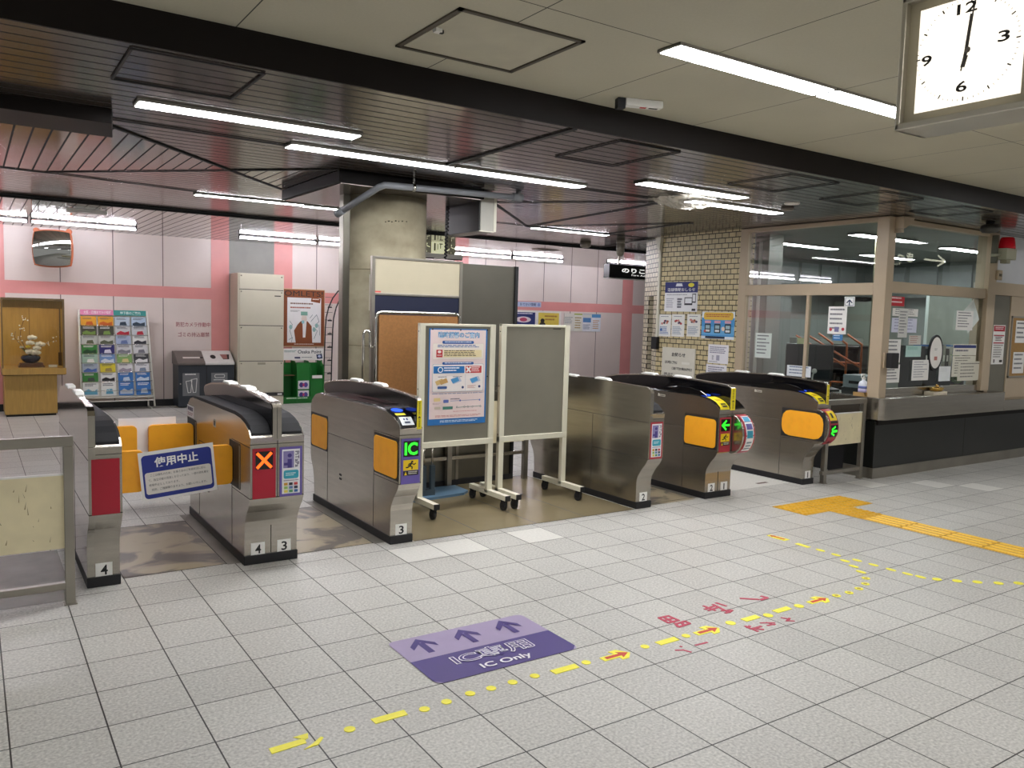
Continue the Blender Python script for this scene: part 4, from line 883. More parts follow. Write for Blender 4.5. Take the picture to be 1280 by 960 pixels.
# plastic bag taped under a lamp
bagm = bpy.data.materials.new('clear_plastic'); bagm.use_nodes = True; nt = bagm.node_tree; nt.nodes.clear()
o_ = nt.nodes.new('ShaderNodeOutputMaterial'); mx = nt.nodes.new('ShaderNodeMixShader'); mx.inputs[0].default_value = .55; tr = nt.nodes.new('ShaderNodeBsdfTransparent'); tl_ = nt.nodes.new('ShaderNodeBsdfPrincipled'); tl_.inputs['Base Color'].default_value = lin('d8d3c6'); tl_.inputs['Roughness'].default_value = .25
nt.links.new(tr.outputs[0], mx.inputs[1]); nt.links.new(tl_.outputs[0], mx.inputs[2]); nt.links.new(mx.outputs[0], o_.inputs[0])
k = MB(bagm); k.smooth = True; nx, ny = 40, 22; rnd = random.Random(5); vs = []
ph = [(rnd.uniform(4, 22), rnd.uniform(4, 22), rnd.uniform(0, 6)) for _ in range(9)]
for j_ in range(ny+1):
    for i in range(nx+1):
        a_, b_ = i/nx, j_/ny; e = (math.sin(math.pi*a_)**.6)*(math.sin(math.pi*b_)**.6)
        wv = sum(math.sin(fx*a_*2+fy*b_*2+p_) for fx, fy, p_ in ph)/4
        vs.append((4.90+.62*a_+.03*wv, .74+.32*b_+.10*math.sin(3*a_)*(b_-.5)+.02*wv, HC-.012-.05*e-.035*e*wv))
k.add(vs, [(j_*(nx+1)+i, j_*(nx+1)+i+1, (j_+1)*(nx+1)+i+1, (j_+1)*(nx+1)+i) for j_ in range(ny) for i in range(nx)])
tag(k.build('plastic_bag', base=(5.2, .9, HC)), 'crumpled clear plastic bag taped under the end of a ceiling lamp', 'bag')
# ================================================================ along the rear wall
wood = pm('light_wood', 'b8934c', .4, var=.10, scale=5, stretch=(9, 9, 1)); wood_in = pm('light_wood_inner', 'c49c50', .4, var=.08, scale=5, stretch=(9, 9, 1)); bronze = pm('bronze_frame', '7a6648', .35, .4, var=.05)
t = thing('display_cabinet', 'light wooden display cabinet with a glazed upper case by the rear wall', 'display cabinet', (.62, 8.4, 0)); x0, x1 = .262, .982
k = MB(wood); k.box(.285, .885, 8.09, 8.74, .03, .555); k.m(seamk); k.box(.30, .87, 8.12, 8.7, 0, .03); k.build('base', t)
k = MB(wood); k.box(x0, x1+.01, 8.03, 8.755, .555, .64); k.m(seamk); k.box(x0, x1, 8.04, 8.7, .548, .556); k.build('shelf', t, bevel=.003)
k = MB(wood_in); k.box(x0, x1, 8.70, 8.755, .64, 1.545); k.m(seamk); k.box(.606, .61, 8.698, 8.70, .64, 1.54); k.build('back_panel', t)
k = MB(bronze); k.box(x0, x1, 8.05, 8.755, 1.53, 1.56); k.box(x1-.022, x1, 8.05, 8.075, .64, 1.53); k.box(x1-.012, x1, 8.69, 8.755, .64, 1.53); k.box(x0, x0+.016, 8.05, 8.075, .64, 1.53); k.build('frame', t)
k = MB(wood_in); k.box(x0+.02, x1-.02, 8.09, 8.11, 1.43, 1.53); k.build('lamp_pelmet', t)
k = MB(pm('added_cabinet_lamp', 'ffffff', .4, var=0, emit='fff2d8', es=14)); k.box(x0+.08, x1-.08, 8.15, 8.19, 1.505, 1.525); k.build('lamp', t)  # unseen lamp strip, added to brighten the inside of the cabinet
g = MB(glassmat('cabinet_glass', 'f4f4ea', .0)); g.quad((x0, 8.06, .64), (x1, 8.06, .64), (x1, 8.06, 1.53), (x0, 8.06, 1.53)); g.quad((x1-.004, 8.07, .64), (x1-.004, 8.7, .64), (x1-.004, 8.7, 1.53), (x1-.004, 8.07, 1.53)); g.build('glass', t)
k = MB(pm('dark_vent', '5c4426', .5)); k.box(.93, .972, 8.4, 8.41, .65, .83); k.build('vent_slat', t)
t = thing('wooden_stand', 'low dark wooden stand under the flower bowl', 'stand', (.60, 8.36, .64)); k = MB(pm('dark_wood', '6e4424', .35, var=.1)); k.prism([(.45, .6405), (.76, .6405), (.735, .685), (.475, .685)], 'y', 8.24, 8.48); k.build('block', t); k = MB(pm('dark_wood2', '7d5030', .35)); k.box(.47, .74, 8.235, 8.485, .6855, .692); k.build('top', t)
t = thing('flower_bowl', 'dark blue bowl of white flowers in the display cabinet', 'flower arrangement', (.60, 8.36, .692)); cc = Vector((.60, 8.36, .6925))
k = MB(pm('blue_glaze', '16203f', .15, var=.05)); k.lathe([(.055, 0), (.09, .02), (.115, .055), (.118, .075), (.10, .10), (.088, .104), (.085, .098), (.0, .09)], cc, 28); k.build('bowl', t)
leaf = pm('leaf_green', '5f7a35', .5, var=.2); petal = pm('white_petal', 'f4f3ec', .5, var=.03); bud = pm('yellow_flower', 'dfc73a', .5); twig = pm('twig', '6a5030', .6)
rnd = random.Random(11)
k = MB(twig)
for pts in ([(0, 0, .1), (-.06, 0, .2), (-.12, .02, .33), (-.10, .02, .48), (-.06, .02, .60)], [(0, 0, .1), (-.10, -.02, .22), (-.18, 0, .34), (-.17, 0, .42)], [(0, 0, .1), (.10, 0, .2), (.2, 0, .27), (.3, .02, .33)]): k.tube([cc+Vector(p) for p in pts], .0035, 6)
k.build('branch', t)
k = MB(leaf)
for i in range(16):
    a_ = rnd.uniform(0, 6.28); d_ = Vector((math.cos(a_), .6*math.sin(a_), rnd.uniform(.6, 1.6))).normalized(); p = cc+Vector((0, 0, .09)); L = rnd.uniform(.09, .19); s_ = d_.orthogonal().normalized()*.014
    k.add([p, p+d_*L*.5+s_, p+d_*L, p+d_*L*.5-s_], [(0, 1, 2, 3)])
k.build('leaves', t)
def bloom(p, r, m_):
    k = MB(m_); k.smooth = True
    for i in range(7):
        a_ = 2*math.pi*i/7; k.ball(p+Vector((math.cos(a_)*r*.55, math.sin(a_)*r*.55, .1*r*math.sin(3*a_))), r*.48, r*.48, r*.42, 8, 5)
    k.ball(p+Vector((0, 0, r*.25)), r*.4, seg=8, rings=5); k.build('flower', t)
for dx, dy, dz, r in ((.0, -.06, .15, .05), (.055, -.07, .14, .05), (-.005, -.05, .27, .042), (.02, -.03, .34, .045), (.11, -.03, .25, .05), (.07, -.06, .2, .04), (-.10, 0, .21, .022), (-.03, -.05, .16, .03)): bloom(cc+Vector((dx, dy, dz)), r*1.3, petal)
bloom(cc+Vector((-.03, -.07, .22)), .032, bud)
k = MB(petal)
for i in range(34):
    f_ = rnd.random(); q = [Vector((-.12, .02, .33)), Vector((-.10, .02, .48)), Vector((-.06, .02, .60)), Vector((-.18, 0, .36)), Vector((.2, 0, .27)), Vector((.3, .02, .33))]; b_ = q[i % 6]
    k.ball(cc+b_+Vector((rnd.uniform(-.035, .035), rnd.uniform(-.02, .02), rnd.uniform(-.05, .03))), rnd.uniform(.006, .011), seg=6, rings=4)
o = k.build('blossoms', t); o['kind'] = 'stuff'
k = MB(paper); k.prism([(8.22, .6405), (8.25, .6405), (8.235, .672)], 'x', .80, .90); tag(k.build('name_card', base=(.85, 8.23, .64)), 'small white card on the cabinet shelf beside the flower bowl', 'card')
# ---------------------------------------------------------------- brochure rack
t = thing('brochure_rack', 'white sloping brochure rack with a pink and teal header by the rear wall', 'rack', (1.69, 8.55, 0))
ra = Vector((1.205, 8.60, 1.42)); rl = Vector((1.225, 8.42, .10)); rv = (rl-ra).normalized(); wp_ = pm('rack_white', 'e6e4da', .4)
def rp(a_, b_, e=0.): # a: 0..1 across, b: metres down the slope
    n_ = rv.cross(X).normalized(); return Vector((1.205-.0+a_*(.885+.05*b_), ra.y, ra.z))+Vector((.0, rv.y*b_, rv.z*b_))+n_*e
LEN = (rl-ra).length
k = MB(wp_)
for a_ in (0, 1):
    k = MB(wp_); k.tube([rp(a_, 0), rp(a_, LEN+.06)], .013, 8); k.build('side_tube', t)
k = MB(wp_); k.quad(rp(0, 0, -.02), rp(0, LEN-.08, -.02), rp(1, LEN-.08, -.02), rp(1, 0, -.02)); k.build('back_sheet', t)
k = MB(wp_); k.tube([rp(0, LEN-.085), rp(1, LEN-.085)], .012, 8); k.tube([rp(0, LEN-.03), rp(1, LEN-.03)], .009, 8); k.box(1.22, 2.13, 8.44, 8.70, .17, .185)
for xx in (1.25, 2.12): k.box(xx-.01, xx+.01, 8.69, 8.71, 0, .9); k.box(xx-.01, xx+.01, 8.40, 8.71, .0, .02)
k.build('base_frame', t)
fl = Flat(rp(0.02, -.005, .004), X, rv, .425, .075, K('e58ab4'), th=.004); fl.text('大阪・沿線おでかけ情報', .1, .2, .93, .8, K('fbeef4'), bold=.02); fl.build('header_panel', t)
fl = Flat(rp(.5, -.005, .004), X, rv, .435, .075, K('3f9a94'), th=.004); fl.text('地下鉄のご案内', .2, .2, .82, .8, K('e6f4f2'), bold=.02); fl.build('header_panel', t)
CO = [[('e2a22a', 'c8601c'), ('e2a22a', 'c8601c'), ('c6d4e2', '2c3c4c'), ('b8cce0', '324454')], [('4a4a3c', '7a9a4a'), ('4a4a3c', '7a9a4a'), ('d0d2d4', 'c43040'), ('cfd4d8', 'c03040')],
      [('c4c8c2', '5a6048'), ('c8cac4', '5a6048'), ('aebcd6', '6a7cae'), ('ecebe8', '33333c')], [('3f8a3e', '2a5030'), ('2c2a70', 'e4e0f0'), ('d8d8dc', '8a8a94'), ('dcdcde', '80808a')],
      [('a8c8b4', 'f0f0e8'), ('7a9cd0', 'dce6f2'), ('8ab06a', 'd8c88a'), ('4a4a4e', 'e8e8e8')], [('b0bccc', '4a6ab0'), ('e4d23c', 'a08a50'), ('e2e0e2', 'a8a0b0'), ('e0e0e4', '7a8aa0')],
      [('3f8a3e', '48504a'), ('f0f0ee', '222226'), ('3a78c0', 'cfe0f0'), ('3a78c0', 'cfe0f0')], [('eef0ec', '6ab0cc'), ('eef0ec', '6ab0cc'), ('3a78c0', 'b8c8d8'), ('3a78c0', 'b8c8d8')]]
CN = {'e2a22a': 'orange', 'c6d4e2': 'pale blue', 'b8cce0': 'pale blue', '4a4a3c': 'dark olive', 'd0d2d4': 'grey and red', 'cfd4d8': 'grey and red', 'c4c8c2': 'pale grey', 'c8cac4': 'pale grey', 'aebcd6': 'lavender', 'ecebe8': 'white', '3f8a3e': 'green', '2c2a70': 'deep navy',
      'd8d8dc': 'light grey', 'dcdcde': 'light grey', 'a8c8b4': 'mint', '7a9cd0': 'sky blue', '8ab06a': 'leaf green', '4a4a4e': 'charcoal', 'b0bccc': 'blue grey', 'e4d23c': 'yellow', 'e2e0e2': 'white', 'e0e0e4': 'white', 'f0f0ee': 'black and white', '3a78c0': 'blue', 'eef0ec': 'white and aqua'}
ROWN = ['top row', 'second row', 'third row', 'fourth row', 'fifth row', 'sixth row', 'seventh row', 'bottom row']; COLN = ['first', 'second', 'third', 'fourth']
for i in range(8):
    b_ = .095+.133*i; k = MB(chrome); k.tube([rp(.01, b_+.128, .022), rp(.99, b_+.128, .022)], .004, 6); k.build('wire_rail', t)
    for j in range(4):
        c1_, c2_ = CO[i][j]; h_ = .138 if i < 7 else .20
        n_ = rv.cross(X).normalized(); o_ = rp(.024+.244*j, b_-.003, .012-.0012*i*0)+n_*.0
        fl = Flat(o_, X, rv, .196, h_, K(c1_), th=.008); r2 = random.Random(i*4+j)
        fl.lines(.12, .12, .88, .34, 2, K('f4f2ee' if int(c1_[:2], 16) < 0x9a else '5a5a64'), rag=.3, seed=i*4+j)
        fl.poly([(.08, .9), (.08, .62+.15*r2.random()), (.35, .5), (.62, .66), (.92, .52), (.92, .9)] if (i+j) % 2 else [(.3, .88), (.36, .55), (.72, .5), (.8, .88)], K(c2_))
        tag(fl.build('brochure', base=tuple(o_)), f'{CN[c1_]} brochure in the {ROWN[i]} of the white rack, {COLN[j]} from the left', 'brochure', 'brochures in the sloping rack')
# ---------------------------------------------------------------- bins
t = thing('recycling_bin', 'dark twin recycling bin with a white half lid by the salmon band', 'bin', (2.88, 8.5, 0)); x0, x1 = 2.475, 3.285
k = MB(pm('bin_charcoal', '2b3138', .4, var=.05)); k.box(x0, x1, 8.36, 8.74, .02, .64); k.m(black); k.box(x0+.4, x0+.408, 8.357, 8.36, .02, .64); k.build('body', t, bevel=.004)
k = MB(pm('bin_brown', '6d655f', .4)); k.prism([(8.345, .64), (8.345, .672), (8.62, .835), (8.75, .835), (8.75, .64)], 'x', x0-.012, x0+.385); k.build('lid', t, bevel=.005)
k = MB(pm('bin_white', 'dcd9d4', .35)); k.prism([(8.345, .64), (8.345, .672), (8.62, .835), (8.75, .835), (8.75, .64)], 'x', x0+.385, x1+.006); k.m(black); k.prism([(8.36, .64), (8.5, .72), (8.62, .8), (8.75, .8), (8.75, .64)], 'x', x1+.006, x1+.02); k.build('lid', t, bevel=.005)
sl_ = Vector((0, 8.62-8.345, .835-.672)).normalized(); fl = Flat((x0-.01, 8.62, .8355), X, -sl_, .81, .32, K('dcd9d4'), th=0)
fl.mb.v.clear(); fl.mb.f.clear(); fl.mb.fm.clear(); fl.mb.sm.clear()
fl.rect(.12, .50, .42, .62, K('d8d2ca')); fl.ell(.45, .56, .03, .06, black); fl.ell(.66, .5, .05, .17, K('151214')); fl.poly([(.80, .30), (.97, .30), (.94, .72), (.83, .72)], K('1a1416')); fl.poly([(.80, .30), (.93, .30), (.91, .68), (.83, .68)], K('a06a64')); fl.build('openings', t)
for a_, kind in ((x0+.06, 0), (x0+.47, 1)):
    fl = Flat((a_, 8.358, .52), X, DN, .24, .34, K('6f7274'), th=.001); wh = K('e6e6e2')
    if kind == 0:
        fl.lines(.15, .03, .8, .09, 1, wh, fill=.8, rag=.05)
        for dx in (.0, .3): fl.stroke([(.2+dx, .36-dx*.25), (.55+dx, .32-dx*.25), (.48+dx, .85), (.32+dx, .86), (.2+dx, .36-dx*.25)], .008, wh)
    else:
        fl.stroke([(.25, .08), (.78, .08), (.82, .14), (.78, .22), (.25, .22), (.21, .14), (.25, .08)], .008, wh); fl.lines(.15, .3, .85, .36, 1, wh, rag=.1)
    fl.build('door_sticker', t)
k = MB(chrome); k.cyl((x0+.03, 8.36, .36), (x0+.03, 8.352, .36), .012, 10); k.build('lock', t)
# ---------------------------------------------------------------- locker cabinet
lp_ = pm('locker_beige', 'c9c4b0', .4, var=.02); t = thing('locker_cabinet', 'tall beige metal locker cabinet against the grey wall panel', 'cabinet', (3.68, 8.53, 0)); x0, x1, y0 = 3.325, 4.035, 8.30
k = MB(lp_); k.box(x0, x1, y0+.012, 8.755, .0, 2.04); k.build('body', t, bevel=.003)
for z0_, z1_ in ((1.80, 2.03), (1.25, 1.79), (.70, 1.24), (.145+.06, .69)):
    k = MB(lp_); k.box(x0+.022, x1-.01, y0, y0+.012, z0_, z1_); o = k.build('door', t, bevel=.002)
    k = MB(chrome)
    for xx in (x0+.05, x1-.04): k.cyl((xx, y0-.004, z1_-.03), (xx, y0+.002, z1_-.03), .010, 8)
    k.build('lock', o)
    if z0_ == 1.25: k = MB(seamk); k.box(x1-.15, x1-.05, y0-.001, y0, 1.70, 1.715); k.build('number_mark', o)
    if z0_ < .3: k = MB(pm('locker_plate', '9c9884', .4)); k.box(x0+.30, x0+.42, y0-.003, y0, z1_-.05, z1_-.015); k.build('plate', o)
k = MB(pm('locker_dark', '3a3a38', .4)); k.box(x0+.01, x1, y0-.004, y0+.012, .15, .2); k.m(white); k.box(x1-.1, x1-.03, y0-.006, y0-.003, .16, .185); k.build('kick_strip', t)
k = MB(seamk)
for zz in (1.245, 1.795, .695): k.box(x0+.022, x1-.01, y0+.006, y0+.0115, zz-.005, zz+.005)
k.build('door_gap', t)
k = MB(lp_); k.box(x0+.022, x1-.01, y0+.002, y0+.012, .01, .145); k.build('base_panel', t)
# ---------------------------------------------------------------- poster, banner, leaflet stand, wire arch
brn = K('8a4a24'); fl = Flat((4.165, 8.752, 1.845), X, DN, .705, .945, K('d8b890'), th=.012); fl.rect(.012, .012, .988, .988, brn); fl.rect(.1, .15, .91, .93, K('f0efee')); dkk = K('2a2220')
fl.text('OMLETS!', .03, .035, .95, .125, dkk, bold=.0); fl.poly([(.68, .13), (.90, .16), (.88, .235), (.66, .21)], brn); fl.lines(.7, .16, .86, .2, 1, K('f0e0d0'))
fl.lines(.17, .24, .72, .285, 1, K('8a6a5a'), rag=.1); fl.lines(.17, .31, .66, .355, 1, K('b06a5a'), rag=.1); fl.lines(.17, .37, .4, .40, 2, K('8a8a8a'))
fl.rect(.42, .39, .58, .455, K('7fae9c')); fl.rect(.44, .455, .56, .52, K('e8dcd4')); fl.ell(.5, .52, .07, .05, K('e4d6cc'))
fl.poly([(.34, .62), (.42, .555), (.58, .555), (.68, .64), (.70, .93), (.30, .93), (.26, .72)], brn); fl.poly([(.46, .555), (.56, .555), (.53, .84), (.47, .84)], K('eeeae6')); fl.ell(.47, .57, .035, .03, K('8fc4cc'))
for pts in ([(.16, .56), (.22, .62), (.16, .72), (.22, .86)], [(.66, .56), (.80, .44), (.86, .56), (.76, .62)], [(.72, .66), (.82, .72), (.74, .86)], [(.86, .62), (.88, .8)], [(.64, .5), (.7, .44)], [(.14, .88), (.22, .84), (.20, .92)]): fl.stroke(pts, .006, K('4a6a70'))
for a_, b_ in ((.80, .63), (.74, .7), (.18, .66)): fl.ell(a_, b_, .04, .04, K('9ac0bc'))
fl.lines(.26, .95, .74, .97, 1, K('f0e4d8'), rag=.05)
tag(fl.build('poster', base=(4.52, 8.75, 1.4)), 'brown bordered event poster with cartoon people beside the locker cabinet', 'poster')
t = thing('leaflet_stand', 'green leaflet stand under a white banner, right of the locker cabinet', 'leaflet stand', (4.42, 8.5, 0)); gr = pm('leaf_green_metal', '1d7a2e', .4, var=.05); grd = pm('dark_green_inside', '173f1e', .6); x0, x1 = 4.06, 4.735
k = MB(gr); k.box(x0, x1, 8.42, 8.72, 0, .06); k.box(x0, x1, 8.70, 8.72, .06, .64); k.build('base', t)
for xx in (x0, x0+.225, x0+.45, x1-.012):
    k = MB(gr); k.prism([(8.40, .02), (8.72, .02), (8.72, .68), (8.55, .68), (8.43, .62), (8.40, .52)], 'x', xx, xx+.012); k.build('divider', t)
k = MB(gr); k.box(x0+.23, x0+.45, 8.43, 8.45, .06, .66); k.box(x0+.462, x1-.012, 8.42, 8.44, .06, .40); k.build('front_panel', t)
k = MB(K('8a6a4a')); k.box(x0+.02, x0+.22, 8.5, 8.7, .44, .45); k.build('shelf', t)
fl = Flat((x0, 8.405, .11), X, DN, .675, .06, gr, th=.01); fl.lines(.08, .25, .6, .75, 1, K('d8ecd8'), rag=.05); fl.build('lip', t)
for zz in (.36, .20): 
    fl = Flat((x0+.25, 8.422, zz+.005), X, DN, .18, .135, K('e4e2ea'), th=.006); fl.ell(.3, .5, .2, .3, K('4a3a8a')); fl.ell(.7, .5, .2, .3, K('5a4aa0')); fl.ell(.5, .5, .1, .2, K('c04a7a')); fl.lines(.08, .85, .9, .95, 1, K('8a8a9a'))
    tag(fl.build('leaflet', base=(x0+.34, 8.43, zz-.06)), f'white and purple leaflet in the green stand, {"upper" if zz > .3 else "lower"} one', 'leaflet', 'leaflets in the green stand')
k = MB(paper); k.box(x0+.48, x0+.65, 8.41, 8.418, .40, .45); tag(k.build('leaflet', base=(x0+.56, 8.41, .40)), 'white leaflet tucked in the right pocket of the green stand', 'leaflet')
fl = Flat((x0-.005, 8.40, .885), X, DN, .665, .185, K('ecebe6'), th=.008); fl.text('Osaka Point', .36, .12, .95, .42, K('23303a'), bold=.015); fl.lines(.03, .15, .33, .36, 2, K('7a9a94'), rag=.2); fl.rect(.28, .72, .42, .86, K('23305a')); fl.lines(.45, .74, .72, .84, 1, K('3a4a5a'), rag=.05); fl.poly([(.82, .52), (.96, .46), (.98, .86), (.84, .9)], K('1d2a58')); fl.ell(.9, .67, .04, .12, K('c8d4ea')); fl.build('banner', t)
k = MB(gr); k.box(x0+.02, x0+.035, 8.41, 8.425, .6, .75); k.box(x1-.05, x1-.035, 8.41, 8.425, .6, .75); k.build('banner_post', t)
t = thing('wire_arch_rack', 'black arched wire rack between the green stand and the pillar', 'rack', (5.05, 8.6, 0)); wb = pm('black_wire', '1a1416', .4)
for dx in (-.055, .075):
    k = MB(wb); k.tube([(4.86+dx, 8.6, 0), (4.865+dx, 8.6, .6), (4.88+dx, 8.6, 1.2)]+[(4.88+dx+.42*(1-math.cos(math.radians(a_))), 8.6, 1.2+.72*math.sin(math.radians(a_))) for a_ in (15, 30, 45, 60, 75, 90)], .011, 8); k.build('arch_tube', t)
for i in range(12):
    k = MB(pm('thin_grey_wire', '7a6e6a', .5)); zz = .35+.125*i; xx = 4.865+.02*max(0, (zz-1.2)); k.cyl((xx-.055, 8.6, zz), (xx+.075, 8.6, zz), .004, 6); k.build('rung', t)
for i in range(6):
    k = MB(wb); k.box(4.86, 4.93, 8.58, 8.59, .45+.22*i, .47+.22*i); k.tube([(4.86, 8.58, .45+.22*i), (4.895, 8.57, .49+.22*i), (4.93, 8.58, .45+.22*i)], .004, 6); k.build('hook', t)
# mirror
t = thing('convex_mirror', 'square convex traffic mirror with an orange rim high on the rear wall', 'mirror', (.88, 8.5, 2.2)); mo = pm('orange_rim', 'c06a44', .45); mm = pm('mirror_surface', 'd8d8d4', .03, 1., var=0)
mc = Vector((.885, 8.33, 2.235)); mu = Vector((.93, -.36, 0)).normalized(); mv = Vector((0, 0, 1)); mn = mu.cross(mv); mn = -mn if mn.y > 0 else mn
n_ = 16; vs = []; H_ = .235
def sq(a_, b_):
    return a_*math.sqrt(1-b_*b_*.18), b_*math.sqrt(1-a_*a_*.18)
for j_ in range(n_+1):
    for i in range(n_+1):
        a_, b_ = sq(2*i/n_-1, 2*j_/n_-1); vs.append(mc+mu*a_*H_+mv*b_*H_+mn*(.07*(1-(a_*a_+b_*b_)/2)+.012))
k = MB(mm); k.add(vs, [(j_*(n_+1)+i, j_*(n_+1)+i+1, (j_+1)*(n_+1)+i+1, (j_+1)*(n_+1)+i) for j_ in range(n_) for i in range(n_)], True); k.build('mirror_face', t)
k = MB(mo); ring = []
for s_ in range(4):
    for q in range(10):
        e = 2*q/10-1; a_, b_ = [(e, -1), (1, e), (-e, 1), (-1, -e)][s_]; a_, b_ = sq(a_, b_); ring.append(mc+mu*a_*(H_+.006)+mv*b_*(H_+.006)+mn*.008)
k.tube(ring, .014, 8, closed=True)
vb = [mc+mu*sq(a_, b_)[0]*H_+mv*sq(a_, b_)[1]*H_ for a_, b_ in ((-1, -1), (1, -1), (1, 1), (-1, 1))]; k.add(vb, [(0, 1, 2, 3)]); k.build('rim', t)
k = MB(mo); 
for sx_ in (-1, 1): k.cyl(mc+mu*sx_*.20+mv*.235+mn*.02, mc+mu*sx_*.20+mv*.235-mn*.03, .035, 14)
k.cyl(mc+mv*.1-mn*.01, (mc.x, 8.765, mc.z+.1), .02, 10); k.build('bracket', t)
# lettering and notices on the rear wall
fl = Flat((2.575, 8.7645, 1.285), X, DN, .455, .255, wall_m, th=0); fl.mb.v.clear(); fl.mb.f.clear(); fl.mb.fm.clear(); fl.mb.sm.clear()
fl.text('防犯カメラ作動中', -.1, .06, 1.0, .34, K('b04a5a')); fl.text('ゴミの持込厳禁', -.04, .66, .97, .94, K('a8505c')); tag(fl.build('wall_lettering', base=(2.8, 8.765, 1.15)), 'two lines of red lettering on the pale wall above the bin', 'lettering')
fl = Flat((8.55, 8.76, 1.615), X, DN, 1.27, .42, K('eeeae4'), th=.012); fl.rect(.02, .05, .62, 1, K('f4f2ee')); fl.rect(.05, .08, .50, 1, K('24306e')); fl.ell(.28, .42, .14, .14, K('e8dce0')); fl.ell(.28, .42, .07, .09, K('c04a6a')); fl.lines(.1, .12, .46, .2, 1, K('e8e4f0')); fl.rect(.56, .08, .96, 1, K('e8cf5a')); fl.lines(.68, .2, .93, .5, 2, K('b07a3a')); fl.ell(.64, .75, .07, .25, K('2a2420')); fl.ell(.64, .45, .04, .1, K('2a2420'))
tag(fl.build('wall_poster', base=(9.2, 8.76, 1.4)), 'white wall frame holding a navy poster and a yellow poster', 'poster')
fl = Flat((9.9, 8.76, 1.585), X, DN, .95, .36, K('dcdcd6'), th=.006)
fl.rect(0, .0, .26, 1, K('e6e2d8')); fl.lines(.02, .2, .24, .6, 4, K('9aa0a0')); fl.rect(.27, .0, .49, 1, K('eceade')); fl.rect(.27, 0, .49, .07, K('a8b84a')); fl.lines(.29, .2, .47, .9, 5, K('b09a6a')); fl.rect(.50, .2, .74, 1, K('e8eaf0')); fl.rect(.51, .22, .73, .48, K('5a8ac0')); fl.lines(.52, .6, .72, .9, 4, K('8a94a8')); fl.rect(.75, 0, 1, 1, K('e4eaf2')); fl.rect(.75, 0, 1, .2, K('5a9ad0')); fl.lines(.78, .35, .97, .9, 5, K('c8a07a')); fl.rect(.5, 0, 1, .02, K('7aa0c8'))
tag(fl.build('wall_map', base=(10.3, 8.76, 1.4)), 'row of pale route sheets with blue headings on the rear wall', 'notice')
fl = Flat((8.4, 8.76, 1.785), X, DN, .92, .10, K('b8c4e0'), th=.008); fl.text('おでかけ情報', .45, .2, .87, .8, K('2f3e78'), bold=.01); fl.ell(.94, .5, .035, .35, K('8a9acc')); tag(fl.build('wall_sign', base=(8.9, 8.76, 1.73)), 'pale blue sign on the salmon band above the wall posters', 'sign')
# ================================================================ brick wall: posters, notice, conduit
def brickposter(name, label, ya, yb, zt, zb, mat_, draw, cat='poster'):
    fl = Flat((XB-.004, ya, zt), -Y, DN, ya-yb, zt-zb, mat_, th=.002); draw(fl); tag(fl.build(name, base=(XB-.004, (ya+yb)/2, zb)), label, cat, 'posters on the brick wall')
def d1(f_):
    f_.rect(0, 0, 1, .36, K('20286e')); f_.text('沿線情報おしらせ', .08, .2, .92, .32, K('f0f0f6'), bold=.01); f_.ell(.8, .11, .09, .07, K('e6dc3a')); f_.poly([(.36, .05), (.52, .05), (.55, .15), (.33, .15)], K('e8ecf6')); f_.lines(.06, .42, .7, .46, 1, K('8a8a98'), rag=.1); f_.lines(.06, .55, .3, .9, 5, K('b0b0bc')); f_.lines(.4, .55, .55, .9, 4, K('6a6a78'), fill=.7)
    f_.rect(.62, .52, .86, .78, K('2a2c3a')); f_.rect(.64, .55, .84, .72, K('eceef2')); f_.rect(.85, .4, .96, .7, K('2a2c3a')); f_.rect(.865, .43, .945, .66, K('eceef2')); f_.rect(.85, .9, .96, .97, K('2a2c3a'))
def d2(seed):
    def d(f_):
        f_.lines(.15, .08, .8, .13, 1, K('6a7088'), rag=.1); r2 = random.Random(seed)
        for _ in range(6): f_.ell(r2.uniform(.25, .75), r2.uniform(.25, .42), .09, .05, K(r2.choice(['c04a50', 'a05a40', '4a3a3a', 'd08a80', '5a4a6a'])))
        f_.lines(.1, .55, .9, .92, 6, K('9aa8bc' if seed else '6a8ac0'), rag=.3, seed=seed)
        if not seed: f_.ell(.22, .70, .09, .06, K('3a6ab0'))
    return d
def d3(f_):
    f_.rect(0, .22, 1, .9, K('4a9ad8')); f_.rect(0, .55, 1, .85, K('6ab2e4')); f_.rrect(.06, .02, .96, .30, .03, K('e8c04a')); f_.lines(.12, .09, .9, .22, 2, K('c05a3a'), rag=.1)
    for a_ in (.10, .40, .72): f_.rrect(a_, .44, a_+.19, .78, .012, K('2a3a44')); f_.rect(a_+.03, .5, a_+.16, .62, K('a8c4cc')); f_.rect(a_+.03, .66, a_+.16, .74, K('e4e8ea')); f_.rrect(a_, .33, a_+.19, .42, .008, K('e0a8b8'))
    f_.ell(.12, .72, .035, .05, K('d05a5a')); f_.ell(.68, .62, .05, .08, K('f0dcc8')); f_.rect(.14, .90, .74, .98, K('23304a'))
brickposter('poster', 'white poster with a navy heading, topmost on the brick wall', 3.30, 2.735, 1.99, 1.62, K('eeeef2'), d1)
brickposter('poster', 'narrow white leaflet with red dots beside the wall conduit', 3.385, 3.17, 1.58, 1.30, paper, d2(0))
brickposter('poster', 'white leaflet in the middle of the three under the navy poster', 3.155, 2.935, 1.585, 1.305, paper, d2(2))
brickposter('poster', 'white leaflet next to the blue and yellow poster', 2.89, 2.67, 1.59, 1.315, paper, d2(3))
brickposter('poster', 'blue and yellow poster of three ticket machines by the window frame', 2.645, 2.135, 1.625, 1.30, K('e8eef4'), d3)
